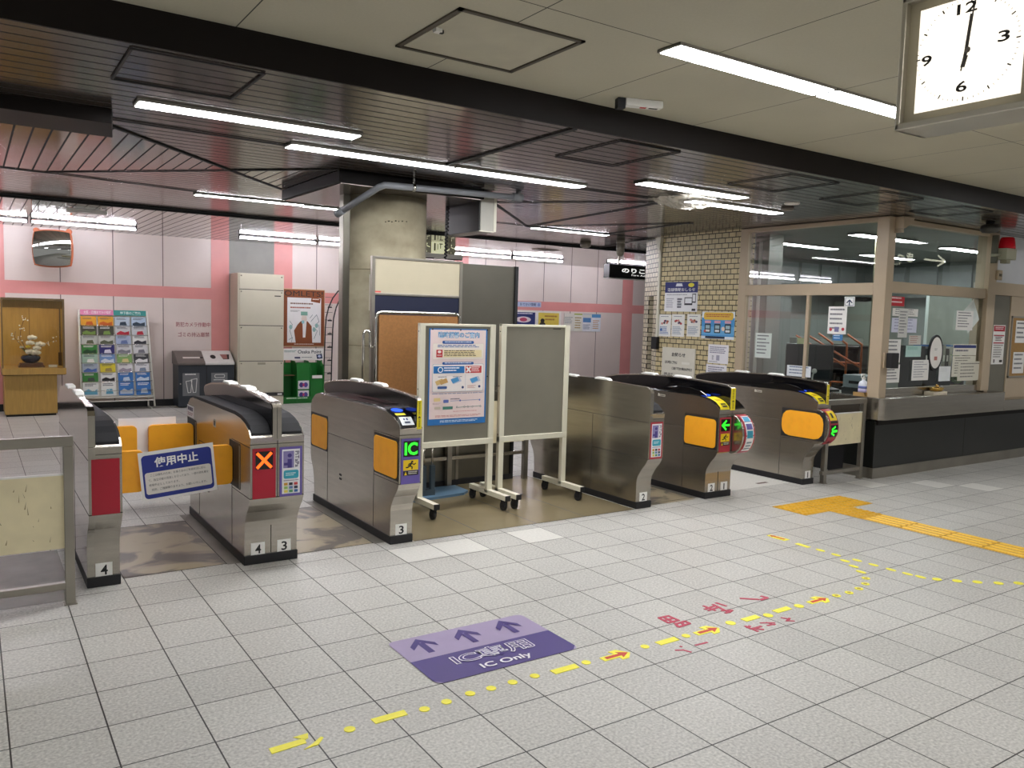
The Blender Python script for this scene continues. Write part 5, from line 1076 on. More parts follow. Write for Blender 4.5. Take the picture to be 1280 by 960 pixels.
brickposter('poster', 'white notice with a small square code field under the blue poster', 2.52, 2.205, 1.235, 1.01, K('eceaf0'), lambda f_: (f_.lines(.08, .12, .92, .5, 4, K('8a88a0'), rag=.2), f_.lines(.2, .6, .3, .85, 3, K('5a5a70')), f_.rect(.42, .56, .58, .84, K('a8a6ba')), f_.lines(.06, .9, .5, .95, 1, K('3a3a50'))))
brickposter('poster', 'lowest white notice on the brick wall, half behind a gate', 2.54, 2.22, .995, .74, K('eae8ee'), lambda f_: f_.lines(.1, .1, .9, .7, 6, K('7a7890'), rag=.2))
fl = Flat((XB-.02, 3.285, 1.165), -Y, DN, .565, .60, K('dad6c8'), th=.018); ki = K('26242a')
fl.text('お知らせ', .3, .1, .72, .19, ki, bold=.03)
for i, (a_, b_, s_) in enumerate(((.1, .48, '出札時間のご案内は'), (.32, .93, '係員が不在の場合は改札口'), (.08, .36, 'お申し出くだ'), (.08, .80, 'ご用の方は係員までお問い合わせ'))): fl.text(s_, a_, .28+.125*i, b_, .28+.125*i+.065, ki, bold=.02)
fl.rect(.62, .29, .86, .34, K('e8e6dc')); tag(fl.build('notice_board', base=(XB-.02, 3.0, .565)), 'cream notice board headed in bold black characters on the brick wall', 'notice board')
t = thing('wall_conduit', 'white conduit down the corner of the brick wall to a black box', 'conduit', (XB-.02, 3.40, .9)); k = MB(offw); k.box(XB-.025, XB, 3.385, 3.42, 1.28, 2.42); k.prism([(3.37, HC-.02), (3.46, HC-.02), (3.42, 2.40), (3.385, 2.40)], 'x', XB-.05, XB); k.build('duct', t)
k = MB(black); k.box(XB-.05, XB, 3.37, 3.47, 1.13, 1.29); k.build('box', t, bevel=.004)
# ================================================================ floor markings
def flatpoly(name, pts, mat_, label, cat, group=None, z=.0025, inner=None):
    th = .0012; k = MB(mat_); k.prism([tuple(p) for p in pts], 'z', .0003, z)
    if inner: 
        for q, m_ in inner: k.m(m_); k.prism([tuple(p) for p in q], 'z', z-.0002, z+.0008)
    c_ = (sum(p[0] for p in pts)/len(pts), sum(p[1] for p in pts)/len(pts), 0)
    return tag(k.build(name, base=c_), label, cat, group)
def circ(x, y, r, ry=None, n=18): return [(x+r*math.cos(2*math.pi*i/n), y+(ry or r)*math.sin(2*math.pi*i/n)) for i in range(n)]
def fl_(px, py):
    p = W(px, py, 'z', 0); return (p.x, p.y)
# IC sticker
t = thing('floor_sticker', 'purple IC Only floor sticker with three arrows in front of the gates', 'floor sticker', (1.845, -1.28, 0))
pu, pl_ = K('4a3a80', .35), K('a597b8', .35)
fl = Flat((1.475, -1.04, .002), X, -Y, .74, .485, pl_, th=.0015)
fl.mb.v.clear(); fl.mb.f.clear(); fl.mb.fm.clear(); fl.mb.sm.clear(); fl.k = 0
fl.rrect(0, 0, 1, 1, .035, pl_); fl.poly([(0, .5), (1, .5), (1, .93), (.953, 1), (.047, 1), (0, .93)], pu)
for a_ in (.18, .49, .80):
    fl.poly([(a_-.022, .34), (a_-.022, .16), (a_+.022, .16), (a_+.022, .40), (a_-.022, .40)], pu); fl.poly([(a_-.085, .29), (a_-.085, .205), (a_, .055), (a_+.085, .205), (a_+.085, .29), (a_, .15)], pu)
wi = K('f0eef4', .4); fl.text('IC専用', .22, .555, .78, .775, wi, bold=.036); fl.text('IC専用', .22, .555, .78, .775, pu, bold=-.002, ref=.036); fl.text('IC Only', .33, .845, .68, .965, wi, bold=.02)
fl.build('printed_face', t)
# yellow dots and dashes of the guide line
GY = 'yellow round guide dots on the floor'; GD = 'yellow dashes of the floor guide line'
dots = [(1.033, -1.678, 'single yellow dot between the broken arrow and the first yellow dash'), (1.336, -1.681, 'yellow dot just right of the first yellow dash, first in the row of six'), (1.438, -1.671, 'yellow dot below the purple sticker, second in the row of six'), (1.553, -1.658, 'yellow dot below the purple sticker, third in the row of six'), (1.65, -1.662, 'yellow dot below the purple sticker, fourth in the row of six'),
        (1.756, -1.66, 'yellow dot below the purple sticker, fifth in the row of six'), (1.87, -1.658, 'yellow dot below the purple sticker, last in the row of six'), (2.144, -1.662, 'yellow dot between the second dash and the first red and yellow arrow'), (2.492, -1.663, 'yellow dot just past the first red and yellow arrow'), (2.755, -1.667, 'yellow dot just before the middle red and yellow arrow'),
        (3.076, -1.661, 'yellow dot just past the middle red and yellow arrow'), (3.332, -1.686, 'yellow dot between the fourth and the fifth yellow dash'), (3.596, -1.677, 'yellow dot just before the last red and yellow arrow')]
for x, y, l in dots: flatpoly('floor_dot', circ(x, y, .021 if x < 3 else .026), yellow, l, 'floor marking', GY)
for x0, x1, l in ((1.13, 1.262, 'yellow dash left of the row of six dots'), (1.957, 2.087, 'yellow dash below the right end of the purple sticker'), (2.569, 2.691, 'yellow dash between the first and the middle red and yellow arrow'), (3.164, 3.274, 'yellow dash below the middle red characters'), (3.408, 3.526, 'yellow dash just before the last red and yellow arrow')):
    flatpoly('floor_dash', [(x0, -1.69), (x1, -1.688), (x1+.004, -1.647), (x0-.002, -1.649)], yellow, l, 'floor marking', GD)
t = thing('floor_arrow', 'torn plain yellow arrow at the near end of the floor guide line', 'floor marking', (.83, -1.68, 0))
k = MB(yellow); k.prism([(.743, -1.70), (.868, -1.69), (.872, -1.655), (.744, -1.66)], 'z', .0003, .002); k.build('shaft', t); k = MB(yellow); k.prism([(.84, -1.63), (.895, -1.628), (.885, -1.66), (.872, -1.668)], 'z', .0003, .002); k.prism([(.845, -1.728), (.90, -1.722), (.932, -1.685), (.925, -1.675), (.885, -1.705)], 'z', .0003, .002); k.build('torn_head', t)
for x, l in ((2.225, 'red and yellow floor arrow right of the purple sticker'), (2.813, 'red and yellow floor arrow between the red characters'), (3.685, 'red and yellow floor arrow at the far end of the straight guide line')):
    s_ = .16; q = [(x, -1.695), (x+.085, -1.695), (x+.08, -1.72), (x+.12, -1.72), (x+s_, -1.68), (x+.12, -1.625), (x+.075, -1.625), (x+.085, -1.655), (x, -1.655)]
    r_ = [(x+.02, -1.685), (x+.105, -1.685), (x+.10, -1.705), (x+.15, -1.675), (x+.10, -1.645), (x+.105, -1.665), (x+.02, -1.665)]
    flatpoly('floor_arrow', q, yellow, l, 'floor marking', 'red and yellow floor arrows', inner=[(r_, K('cf4a34'))])
flatpoly('floor_arrow', [(4.615, -.79), (4.675, -.79), (4.67, -.70), (4.66, -.635), (4.62, -.635), (4.61, -.70)], yellow, 'red and yellow floor arrow on its own towards the narrow gates', 'floor marking', 'red and yellow floor arrows', inner=[([(4.635, -.77), (4.655, -.77), (4.652, -.68), (4.664, -.68), (4.642, -.642), (4.618, -.68), (4.632, -.68)], K('cf4a34'))])
flatpoly('floor_dash', [(4.612, -.98), (4.65, -.98), (4.655, -.875), (4.615, -.875)], yellow, 'yellow dash just before the lone far arrow', 'floor marking', GD)
for i, (x, y) in enumerate([(3.927, -1.676), (4.037, -1.681), (4.152, -1.667), (4.266, -1.634), (4.366, -1.573)]):
    flatpoly('floor_ring', circ(x, y, .024), yellow, ['first', 'second', 'third', 'fourth', 'fifth'][i]+' small yellow ring past the last red and yellow arrow', 'floor marking', 'yellow rings on the floor', inner=[(circ(x, y, .011), K('b8a24a'))])
far = [(4.641, -1.061, 'oval yellow patch next to the far dash, nearest the lone far arrow'), (4.64, -1.18, 'oval yellow patch second from the lone far dash'), (4.573, -1.292, 'oval yellow patch at the fork of the guide line, left branch, uppermost'), (4.518, -1.39, 'oval yellow patch in the middle of the left branch of the fork'), (4.454, -1.483, 'oval yellow patch of the left branch next to the yellow rings'),
       (4.656, -1.323, 'oval yellow patch first in the right branch of the fork'), (4.661, -1.435, 'oval yellow patch second in the right branch of the fork'), (4.667, -1.549, 'oval yellow patch third in the right branch of the fork'), (4.679, -1.65, 'oval yellow patch fourth in the right branch of the fork'), (4.693, -1.725, 'oval yellow patch fifth in the right branch of the fork'),
       (4.74, -1.80, 'oval yellow patch where the far line bends to the right, first of six'), (4.82, -1.878, 'oval yellow patch after the bend of the far line, second of six'), (4.91, -1.952, 'oval yellow patch after the bend of the far line, third of six'), (5.004, -2.028, 'oval yellow patch after the bend of the far line, fourth of six'), (5.114, -2.089, 'oval yellow patch at the right edge of the photo, last after the bend')]
for i, (x, y, l) in enumerate(far): flatpoly('floor_patch', circ(x, y, .019, .034) if i < 10 else circ(x, y, .03, .026), yellow, l, 'floor marking', 'oval yellow floor patches')
# red taped characters
def strokes(label, paths, wd=.016):
    k = MB(redtape); zz = .001
    for p_ in paths:
        p_ = [fl_(820+a_/6.737, 740+b_/6.737) for a_, b_ in p_]
        for a_, b_ in zip(p_, p_[1:]):
            a_, b_ = Vector((*a_, zz)), Vector((*b_, zz)); d_ = b_-a_; n_ = Vector((-d_.y, d_.x, 0)).normalized()*wd/2; k.obox((a_+b_)/2, d_/2+d_.normalized()*.003, n_, (0, 0, .0007)); zz += .00012
    c_ = k.v[0]; tag(k.build('tape_character', base=(c_.x, c_.y, 0)), label, 'floor lettering', 'red tape characters on the floor')
strokes('first red tape character above the yellow line, shaped like a double box', [[(25, 220), (105, 262)], [(60, 212), (150, 258)], [(105, 203), (190, 240)], [(25, 220), (110, 202)], [(75, 240), (150, 222)], [(105, 262), (190, 240)], [(165, 272), (245, 248)], [(190, 298), (283, 268)], [(165, 272), (190, 298)], [(245, 248), (283, 268)], [(215, 262), (238, 285)]])
strokes('second red tape character above the yellow line, with many cross strokes', [[(400, 118), (500, 158)], [(412, 147), (500, 116)], [(440, 158), (520, 132)], [(480, 106), (620, 176)], [(505, 93), (590, 120)], [(552, 160), (645, 156)], [(585, 180), (632, 164)]])
strokes('third red tape character above the yellow line, one long bent stroke', [[(710, 55), (862, 64)], [(885, 36), (938, 50)], [(938, 50), (880, 68)]], .02)
strokes('looped red tape character below the yellow line, nearest the far arrow side', [[(752, 288), (800, 312), (855, 300), (885, 290)], [(790, 288), (772, 304)], [(800, 308), (858, 334)], [(842, 312), (905, 318)]])
strokes('small red tape character below the line shaped like a zigzag', [[(880, 262), (998, 260)], [(930, 258), (998, 278)], [(938, 284), (1000, 272)]], .012)
strokes('small red tape character below the line shaped like a hook, farthest right', [[(1055, 218), (1125, 230)], [(1125, 222), (1100, 246)], [(1105, 244), (1162, 246)]], .012)
strokes('short red tape stroke just below the middle floor arrow', [[(332, 450), (430, 426)]], .012)
strokes('bent red tape stroke with a dot, lowest of the red marks', [[(165, 492), (230, 490), (295, 508)], [(205, 460), (216, 463)]], .012)
# tactile paving
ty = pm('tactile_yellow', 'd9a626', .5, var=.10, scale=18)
t = thing('tactile_block_field', 'yellow tactile paving field of raised dots before the ticket office', 'tactile paving', (5.85, -.22, 0))
k = MB(ty); k.box(5.40, 6.30, -.385, -.06, .0003, .004); k.box(5.71, 6.0, -.67, -.387, .0003, .004); k.m(pm('tactile_joint', '9a7418', .6)); 
for x in (5.70, 6.0): k.box(x-.003, x+.003, -.385, -.06, .004, .0045)
k.box(5.40, 6.30, -.226, -.222, .004, .0045); k.build('base_sheet', t)
k = MB(ty)
for i in range(18):
    for j_ in range(6): k.lathe([(.016, .004), (.012, .0085), (0, .009)], (5.425+.05*i, -.36+.055*j_, 0), 8)
for i in range(6):
    for j_ in range(5): k.lathe([(.016, .004), (.012, .0085), (0, .009)], (5.735+.05*i, -.645+.055*j_, 0), 8)
o = k.build('raised_dots', t); o['kind'] = 'stuff'
t = thing('tactile_guide_strip', 'yellow tactile guide strip of long raised bars running to the right', 'tactile paving', (5.86, -2.0, 0))
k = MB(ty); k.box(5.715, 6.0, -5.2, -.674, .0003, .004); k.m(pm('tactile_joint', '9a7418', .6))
for i in range(15): k.box(5.715, 6.0, -.976-.3*i, -.972-.3*i, .004, .0045)
k.build('base_sheet', t)
for i in range(4):
    k = MB(pm('tactile_bar_painted_light', 'f2c548', .45, var=.06, scale=18)); x = 5.753+.07*i  # bars a lighter yellow than the base: light on the ridges painted in
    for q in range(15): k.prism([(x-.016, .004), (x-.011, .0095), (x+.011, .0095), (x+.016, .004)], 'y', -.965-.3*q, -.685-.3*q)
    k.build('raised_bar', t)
# ================================================================ ticket office: counters and what stands there
t = thing('office_counter', 'long stainless counter with a rounded corner along the ticket office windows', 'counter', (8.4, .3, .6))
def rc(x, y, r, a0, a1): return [(x+r*math.cos(math.radians(a0+(a1-a0)*i/6)), y+r*math.sin(math.radians(a0+(a1-a0)*i/6))) for i in range(7)]
pts = rc(7.30+.07, .19+.07, .07, 180, 270)+[(9.68, .19), (9.68, .33), (9.32, .33), (9.32, .42), (7.42, .42), (7.42, 2.05), (7.30, 2.05)]
k = MB(steel); k.prism(pts, 'z', .590, .808); k.build('worktop', t, bevel=.006)
t = thing('side_counter', 'lower stainless ledge continuing right of the ticket office counter', 'counter', (12, .25, .6)); k = MB(steel); k.box(9.685, 17.5, .19, .345, .59, .715); k.m(seamk); k.box(9.685, 17.5, .2, .3, .5815, .59); k.build('worktop', t, bevel=.004)
# bottle on its tray
t = thing('wooden_tray', 'small wooden tray at the corner of the office counter', 'tray', (7.40, .46, .808)); k = MB(pm('tray_wood', 'b5925c', .5, var=.08)); k.box(7.31, 7.46, .40, .53, .8085, .822); k.box(7.31, 7.32, .40, .53, .822, .845); k.box(7.45, 7.46, .40, .53, .822, .90); k.box(7.31, 7.46, .40, .41, .822, .845); k.build('tray', t)
t = thing('sanitiser_bottle', 'white pump bottle of hand sanitiser on the wooden tray', 'bottle', (7.385, .47, .822)); bt = Vector((7.385, .47, .8225))
k = MB(pm('bottle_body', 'dfe4ee', .2, var=.02)); k.lathe([(.044, 0), (.048, .01), (.048, .10), (.04, .125), (.018, .14), (.018, .15)], bt, 20)
k.build('bottle', t)
k = MB(K('c0b8de')); k.lathe([(.0485, .02), (.0485, .055)], bt, 20); k.m(K('6a78b8')); k.lathe([(.0486, .06), (.0486, .085)], bt, 20); k.build('label', t)
k = MB(white); k.lathe([(.02, .15), (.02, .168), (.007, .17), (.007, .2), (0, .2)], bt, 14); k.box(bt.x-.045, bt.x+.01, bt.y-.008, bt.y+.008, bt.z+.195, bt.z+.208); k.cyl((bt.x-.042, bt.y, bt.z+.198), (bt.x-.046, bt.y, bt.z+.17), .005, 8); k.build('pump', t)
# papers on the glass
def paper_on(axis, val, a0, a1, z1, z0, label, hue='eceae6', n=6, ink='6a6a70', tilt=0., extra=None, cat='paper', name='taped_paper'):
    if axis == 'x': o_, u_ = Vector((val, a0, z1)), -Y; wd = a0-a1
    else: o_, u_ = Vector((a0, val, z1)), X; wd = a1-a0
    v_ = DN.copy()
    if tilt: R_ = Matrix.Rotation(math.radians(tilt), 3, u_.cross(v_)); u_, v_ = R_@u_, R_@v_
    fl = Flat(o_, u_, v_, wd, z1-z0, K(hue), th=.0015); fl.lines(.1, .08, .9, .92, n, K(ink), fill=.35, rag=.35, seed=int(a0*100))
    if extra: extra(fl)
    return tag(fl.build(name, base=tuple(o_)), label, cat, 'papers and signs at the office windows')
xs = XB+.026
def wp(px, py): p = W(px, py, 'x', xs); return p.y, p.z
def fp(px, py): p = W(px, py, 'y', YG-.006); return p.x, p.z
def sheet_x(p0, p1, label, **kw):
    (a0, z1), (a1, z0) = wp(*p0), wp(*p1); return paper_on('x', xs, a0, a1, z1, z0, label, **kw)
LAY = [0.]
def sheet_y(p0, p1, label, **kw):
    (a0, z1), (a1, z0) = fp(*p0), fp(*p1); LAY[0] += .0008; return paper_on('y', YG-.006-LAY[0], a0, a1, z1, z0, label, **kw)
sheet_x((945, 416), (963, 448), 'pale green sheet taped low on the left side pane', hue='d6dfd8')
sheet_x((984, 456), (1013, 472), 'landscape notice behind the gate, low on the side glass', hue='e2e6ea', n=3, ink='5a6a8a')
sheet_x((1036, 383), (1057, 418), 'hanging white notice with red corners on the side pane', n=5, extra=lambda f_: (f_.rect(.38, .74, .62, .92, K('7a78a0')), f_.ell(.18, .84, .08, .06, K('c0404a')), f_.ell(.84, .82, .08, .06, K('c0404a'))))
sheet_x((1056, 371), (1068, 383), 'small white sign with an up arrow at the top of the side pane', hue='eef0ee', n=1, extra=lambda f_: (f_.rect(.06, .06, .94, .94, K('f2f3f2')), f_.stroke([(.5, .9), (.5, .35)], .012, K('2a3a5a')), f_.stroke([(.25, .62), (.5, .35), (.75, .62)], .012, K('2a3a5a')), f_.stroke([(.1, .1), (.9, .1), (.9, .9), (.1, .9), (.1, .1)], .004, K('3a4a6a'))))
sheet_x((1041, 418), (1053, 426), 'small blue label under the hanging white notice', hue='3a78b0', n=2, ink='cfe0f0')
sheet_y((1111, 370), (1130, 383), 'red sign with white print at the top of the front window', hue='c0202c', n=2, ink='f0dcdc', cat='sign', name='window_sign')
sheet_y((1116, 385), (1147, 396), 'pair of white sheets hanging behind the red sign', n=3, hue='e6e4de')
sheet_y((1115, 397), (1145, 416), 'wide lavender sheet under the pair of white sheets', hue='d2d4e6', n=4, ink='9a9cb8')
sheet_y((1124, 386), (1133, 422), 'narrow grey notice strip hanging in the front window', hue='cfcfca', n=8)
sheet_y((1109, 424), (1124, 453), 'white notice beside the black box on the corner post', n=5)
sheet_y((1106, 456), (1123, 478), 'white notice low in the corner of the front window', n=5)
sheet_y((1136, 419), (1150, 431), 'sheet with rows of reddish stamps in the front window', hue='c8c4bc', n=4, ink='a0706a')
sheet_y((1132, 432), (1150, 446), 'pale mint sheet under the stamped one', hue='b4d4cc', n=1, ink='9ac4ba')
sheet_y((1140, 450), (1159, 475), 'white document clipped at the middle of the front window', n=7, ink='9a9aa4')
sheet_y((1191, 430), (1219, 444), 'white notice with a navy heading bar at the right of the window', hue='e2ded0', n=2, extra=lambda f_: f_.rect(.02, .1, .98, .35, K('2c3a78')))
sheet_y((1190, 445), (1217, 470), 'large cream notice beneath the navy heading bar', hue='dcd8c8', n=7, ink='77756a')
sheet_y((1197, 452), (1225, 475), 'cream sheet overlapping the large notice at its right', hue='d8d4c4', n=5, ink='85837a')
sheet_y((1195, 388), (1214, 413), 'white typed sheet over the tilted square one', n=6)
p_ = W(1217, 374, 'y', YG-.004); paper_on('y', YG-.004, p_.x, p_.x+.27, p_.z, p_.z-.27, 'blank pale square sheet hung cornerwise in the front window', hue='dde4e0', n=1, ink='d2dad6', tilt=55)
sheet_y((1173, 458), (1186, 476), 'small blank white card standing above the brass tray', hue='e8ecec', n=1, ink='e0e4e4')
# oval sign
t = thing('oval_sign', 'white oval sign with a thick black rim in the front window', 'sign', (8.3, .32, 1.25)); c_ = W(1170, 441, 'y', YG-.02)
k = MB(black); k.prism([(c_.x+.135*math.cos(a_*math.pi/16), c_.z+.19*math.sin(a_*math.pi/16)) for a_ in range(32)], 'y', YG-.02, YG-.004); k.build('rim', t)
fl = Flat((c_.x-.115, YG-.0205, c_.z+.165), X, DN, .23, .33, K('ece8e2'), th=0); fl.mb.v.clear(); fl.mb.f.clear(); fl.mb.fm.clear(); fl.mb.sm.clear(); fl.ell(.5, .5, .5, .5, K('ece8e2'), 32); fl.lines(.36, .36, .6, .44, 2, K('9a9a94')); fl.rect(.36, .62, .62, .74, K('b87870')); fl.build('face', t)
# brass tray
t = thing('brass_tray', 'shiny brass dish on a pale block on the office counter', 'dish', (8.35, .27, .81)); c_ = Vector((8.36, .265, .8085)); br = pm('brass', 'c8a45a', .15, 1., var=.05)
k = MB(pm('pale_block', 'cfc4ae', .4)); k.box(c_.x-.13, c_.x+.13, c_.y-.055, c_.y+.055, c_.z, c_.z+.035); k.build('block', t, bevel=.003); k = MB(br); k.lathe([(.02, .036), (.06, .04), (.078, .075), (.075, .078), (.055, .05), (0, .046)], c_, 20); k.ball(c_+Vector((.02, 0, .085)), .022); k.build('dish', t)
# black box on the corner post, warning beacon
t = thing('card_reader_box', 'small black box on a beige plate on the office corner post', 'reader', (XB+.08, .25, 1.3)); k = MB(frame_m); k.box(XB+.03, XB+.15, .262, .279, 1.10, 1.25); k.build('plate', t); k = MB(black); k.box(XB+.06, XB+.18, .20, .262, 1.10, 1.25); k.build('box', t, bevel=.004)
t = thing('warning_beacon', 'red warning beacon on a grey box high beside the office window post', 'beacon', (9.62, .2, 2.2)); b_ = W(1258, 318, 'y', .2)
k = MB(pm('beacon_red', 'b01422', .15, var=.05, emit='7a0510', es=.15)); k.lathe([(.085, .06), (.085, .08), (.07, .17), (.06, .185), (0, .19)], b_, 20); k.build('lens', t)
k = MB(pm('beacon_grey', '9d9b85', .45)); k.box(b_.x-.12, b_.x+.10, b_.y-.06, b_.y+.09, b_.z-.06, b_.z+.06); k.box(b_.x-.05, b_.x+.04, b_.y-.03, b_.y+.04, b_.z-.10, b_.z-.06); k.box(b_.x-.16, b_.x-.10, b_.y, b_.y+.09, b_.z-.03, b_.z+.0); k.build('box', t, bevel=.005)
k = MB(pm('beacon_bracket', '5a584c', .4)); k.box(b_.x-.15, b_.x-.12, b_.y+.03, b_.y+.09, b_.z-.10, HC-.04); k.build('bracket', t)
t = thing('socket_box', 'small beige socket box on the post under the beacon', 'socket', (9.42, .27, 2.0)); k = MB(frame_m); k.box(9.47, 9.56, .262, .289, 2.06, 2.17); k.build('case', t, bevel=.003); k = MB(seamk)
for i in range(3): k.box(9.488+.022*i, 9.50+.022*i, .2605, .262, 2.10, 2.13)
k.build('slots', t)
t = thing('wall_speaker', 'grey round speaker under the ceiling above the office front', 'speaker', (9.3, .0, HC)); sp_ = W(1238, 278, 'z', HC); k = MB(pm('speaker_grey', '3d3a35', .5)); k.lathe([(.05, -.02), (.08, -.03), (.09, -.07), (.07, -.10), (0, -.11)], sp_, 20); k.build('horn', t); k = MB(dgrey); k.cyl(sp_, sp_-Vector((0, 0, .03)), .04, 12); k.build('mount', t)
t = thing('corner_bracket', 'beige slanted camera bracket on the top of the office corner post', 'bracket', (7.42, .2, 2.5)); k = MB(frame_m); k.prism([(7.44, HC-.01), (7.62, HC-.01), (7.60, HC-.05), (7.47, HC-.12), (7.44, HC-.12)], 'y', .19, .279); k.build('arm', t); k = MB(pm('bracket_plate', 'a3947f', .45)); k.box(7.44, 7.48, .21, .279, HC-.16, HC-.12); k.build('plate', t)
# right of the windows
fl = Flat((9.63, YG+.006, 1.56), X, DN, .27, .45, K('f0eeea'), th=.003); fl.rect(.03, .02, .97, .16, K('b02436')); fl.lines(.15, .05, .85, .13, 2, K('f0dcdc'), rag=.1); fl.rect(.06, .25, .94, .28, K('b02436')); fl.rect(.06, .44, .94, .47, K('b02436')); fl.lines(.2, .3, .8, .42, 3, K('5a3038')); fl.lines(.1, .5, .9, .85, 6, K('9a9490')); fl.rect(.65, .89, .9, .95, K('2a2420')); fl.rect(.15, .87, .25, .96, K('5a5450'))
tag(fl.build('door_notice', base=(9.75, YG+.006, 1.1)), 'white notice with red bars on the grey office door', 'notice')
t = thing('cork_noticeboard', 'framed cork noticeboard with white sheets at the right edge', 'notice board', (10.6, YG-.01, .9)); k = MB(pm('cork_pale', 'a5804e', .8, var=.1, scale=50)); k.box(10.03, 11.2, YG-.012, YG, .97, 1.66); k.build('cork', t)
k = MB(pm('frame_grey', '8f8a80', .4)); k.box(10.01, 11.22, YG-.013, YG, 1.65, 1.67); k.box(10.01, 11.22, YG-.013, YG, .95, .97); k.box(10.01, 10.03, YG-.013, YG, .95, 1.67); k.box(11.2, 11.22, YG-.013, YG, .95, 1.67); k.build('frame', t)
paper_on('y', YG-.016, 10.10, 10.36, 1.62, 1.36, 'white sheet on the cork noticeboard, upper one', n=4); paper_on('y', YG-.016, 10.09, 10.36, 1.25, 1.0, 'white sheet on the cork noticeboard, lower one', n=4)
# ---------------------------------------------------------------- inside the office
t = thing('office_column', 'pale steel column with a white pipe inside the ticket office', 'column', (7.8, 2.6, .05)); t['kind'] = 'thing'; k = MB(pm('office_column_steel', '9a9c98', .35, .2)); k.box(7.75, 8.0, 2.02, 2.30, .05, HC-.03); k.build('casing', t); k = MB(white); k.cyl((7.72, 2.12, .05), (7.72, 2.12, 2.46), .022, 10); k.build('pipe', t)
t = thing('office_desk', 'long grey desk inside the ticket office under the windows', 'desk', (8.6, 1.2, .05)); dk2 = pm('desk_top', '8e9089', .4)
k = MB(dk2); k.box(7.50, 9.45, .46, 1.02, .755, .785); k.box(7.50, 8.02, 1.02, 1.98, .755, .785); k.build('worktop', t); k = MB(dgrey); k.box(7.52, 8.0, 1.0, 1.96, .05, .755); k.box(8.3, 9.43, .62, 1.0, .05, .755); k.build('pedestal', t)
def monitor(x, y, z, label, ang, w_=.46, h=.34):
    t = thing('monitor', label, 'monitor', (x, y, z)); R_ = Matrix.Rotation(math.radians(ang), 3, 'Z'); u_ = R_@X; n_ = R_@Y; c_ = Vector((x, y, z))
    k = MB(pm('monitor_black', '1c1e20', .35)); k.obox(c_+Vector((0, 0, .10+h/2))+n_*.02, u_*w_/2, n_*.025, (0, 0, h/2)); k.build('case', t, bevel=.008)
    k = MB(dgrey); k.obox(c_+Vector((0, 0, .005)), u_*.12, n_*.09, (0, 0, .005)); k.obox(c_+Vector((0, 0, .07))+n_*.05, u_*.03, n_*.02, (0, 0, .065)); k.build('stand', t)
    k = MB(pm('screen_off', '2b3034', .12)); k.obox(c_+Vector((0, 0, .10+h/2))-n_*.0055, u_*(w_/2-.02), n_*.0008, (0, 0, h/2-.02)); k.build('screen', t)
monitor(7.78, 1.42, .786, 'black monitor seen from behind, with a yellow note on its top edge', -70, .52, .40)
k = MB(K('d8d8a8')); k.box(7.72, 7.76, 1.44, 1.54, 1.285, 1.35); tag(k.build('sticky_note', base=(7.74, 1.5, 1.285)), 'pale yellow note on the top edge of the black monitor', 'note')
t = thing('desk_printer', 'grey and black printer on the desk near the office corner', 'printer', (7.78, .72, .785)); k = MB(pm('printer_black', '26282a', .4)); k.box(7.62, 7.95, .56, .88, .7865, .86); k.build('base', t, bevel=.008); k = MB(pm('printer_grey', '7d8488', .4)); k.box(7.63, 7.94, .57, .87, .86, .99); k.m(black); k.box(7.625, 7.63, .62, .80, .90, .93); k.build('body', t, bevel=.008)
t = thing('desk_telephone', 'dark telephone with a white handset on the office desk', 'telephone', (7.70, 1.10, .785)); k = MB(pm('phone_dark', '34383a', .4)); k.prism([(1.02, .7865), (1.18, .7865), (1.18, .84), (1.02, .81)], 'x', 7.60, 7.80); k.build('base', t); k = MB(white); k.tube([(7.63, 1.04, .84), (7.63, 1.06, .875), (7.63, 1.14, .88), (7.63, 1.16, .855)], .016, 8); k.build('handset', t)
t = thing('stand_microphone', 'white gooseneck microphone on the desk behind the window bar', 'microphone', (7.62, 1.22, .785)); k = MB(white); k.cyl((7.62, 1.24, .7865), (7.62, 1.24, .81), .05, 16); k.tube([(7.62, 1.24, .81), (7.62, 1.24, .93), (7.61, 1.22, .99)], .008, 8); k.build('stem', t); k = MB(white); k.ball((7.605, 1.21, 1.0), .028); k.build('head', t)
# orange folding frame in front of dark shelves
t = thing('orange_frame', 'orange metal step frame standing inside the office behind the side pane', 'frame', (8.5, .95, .05)); om = pm('orange_tube', 'b9653a', .4)
for yy in (1.5, 1.7, 1.9):
    k = MB(om); k.tube([(8.9, yy, .05), (8.9, yy, 1.12), (8.82, yy-.05, 1.28), (8.74, yy+.1, 1.4)], .013, 8); k.build('upright', t)
k = MB(om)
for zz in (.5, .8, 1.05): k.cyl((8.9, 1.5, zz), (8.9, 1.9, zz), .011, 8)
k.cyl((8.9, 1.5, 1.0), (8.7, 2.1, 1.36), .013, 8); k.cyl((8.9, 1.7, 1.0), (8.7, 2.3, 1.36), .013, 8); k.build('rail', t)
t = thing('dark_shelf_unit', 'dark shelf unit packed with small tools behind the orange frame', 'shelf', (9.4, 1.5, .05)); k = MB(pm('shelf_dark', '26221e', .5)); k.box(9.2, 9.75, 1.72, 1.74, .05, 1.25); k.box(9.2, 9.75, 2.5, 2.52, .05, 1.25); k.box(9.73, 9.75, 1.72, 2.52, .05, 1.25)
for zz in (.1, .4, .7, 1.0, 1.22): k.box(9.2, 9.75, 1.72, 2.52, zz, zz+.02)
k.build('carcass', t); rnd = random.Random(3)
k = MB(pm('clutter_a', '5a5048', .5, var=.4, scale=20))
for i in range(40):
    zz = rnd.choice((.42, .72, 1.02)); yy = rnd.uniform(1.75, 2.4); s_ = rnd.uniform(.02, .06); k.box(9.25+rnd.uniform(0, .2), 9.5, yy, yy+s_, zz, zz+rnd.uniform(.05, .17))
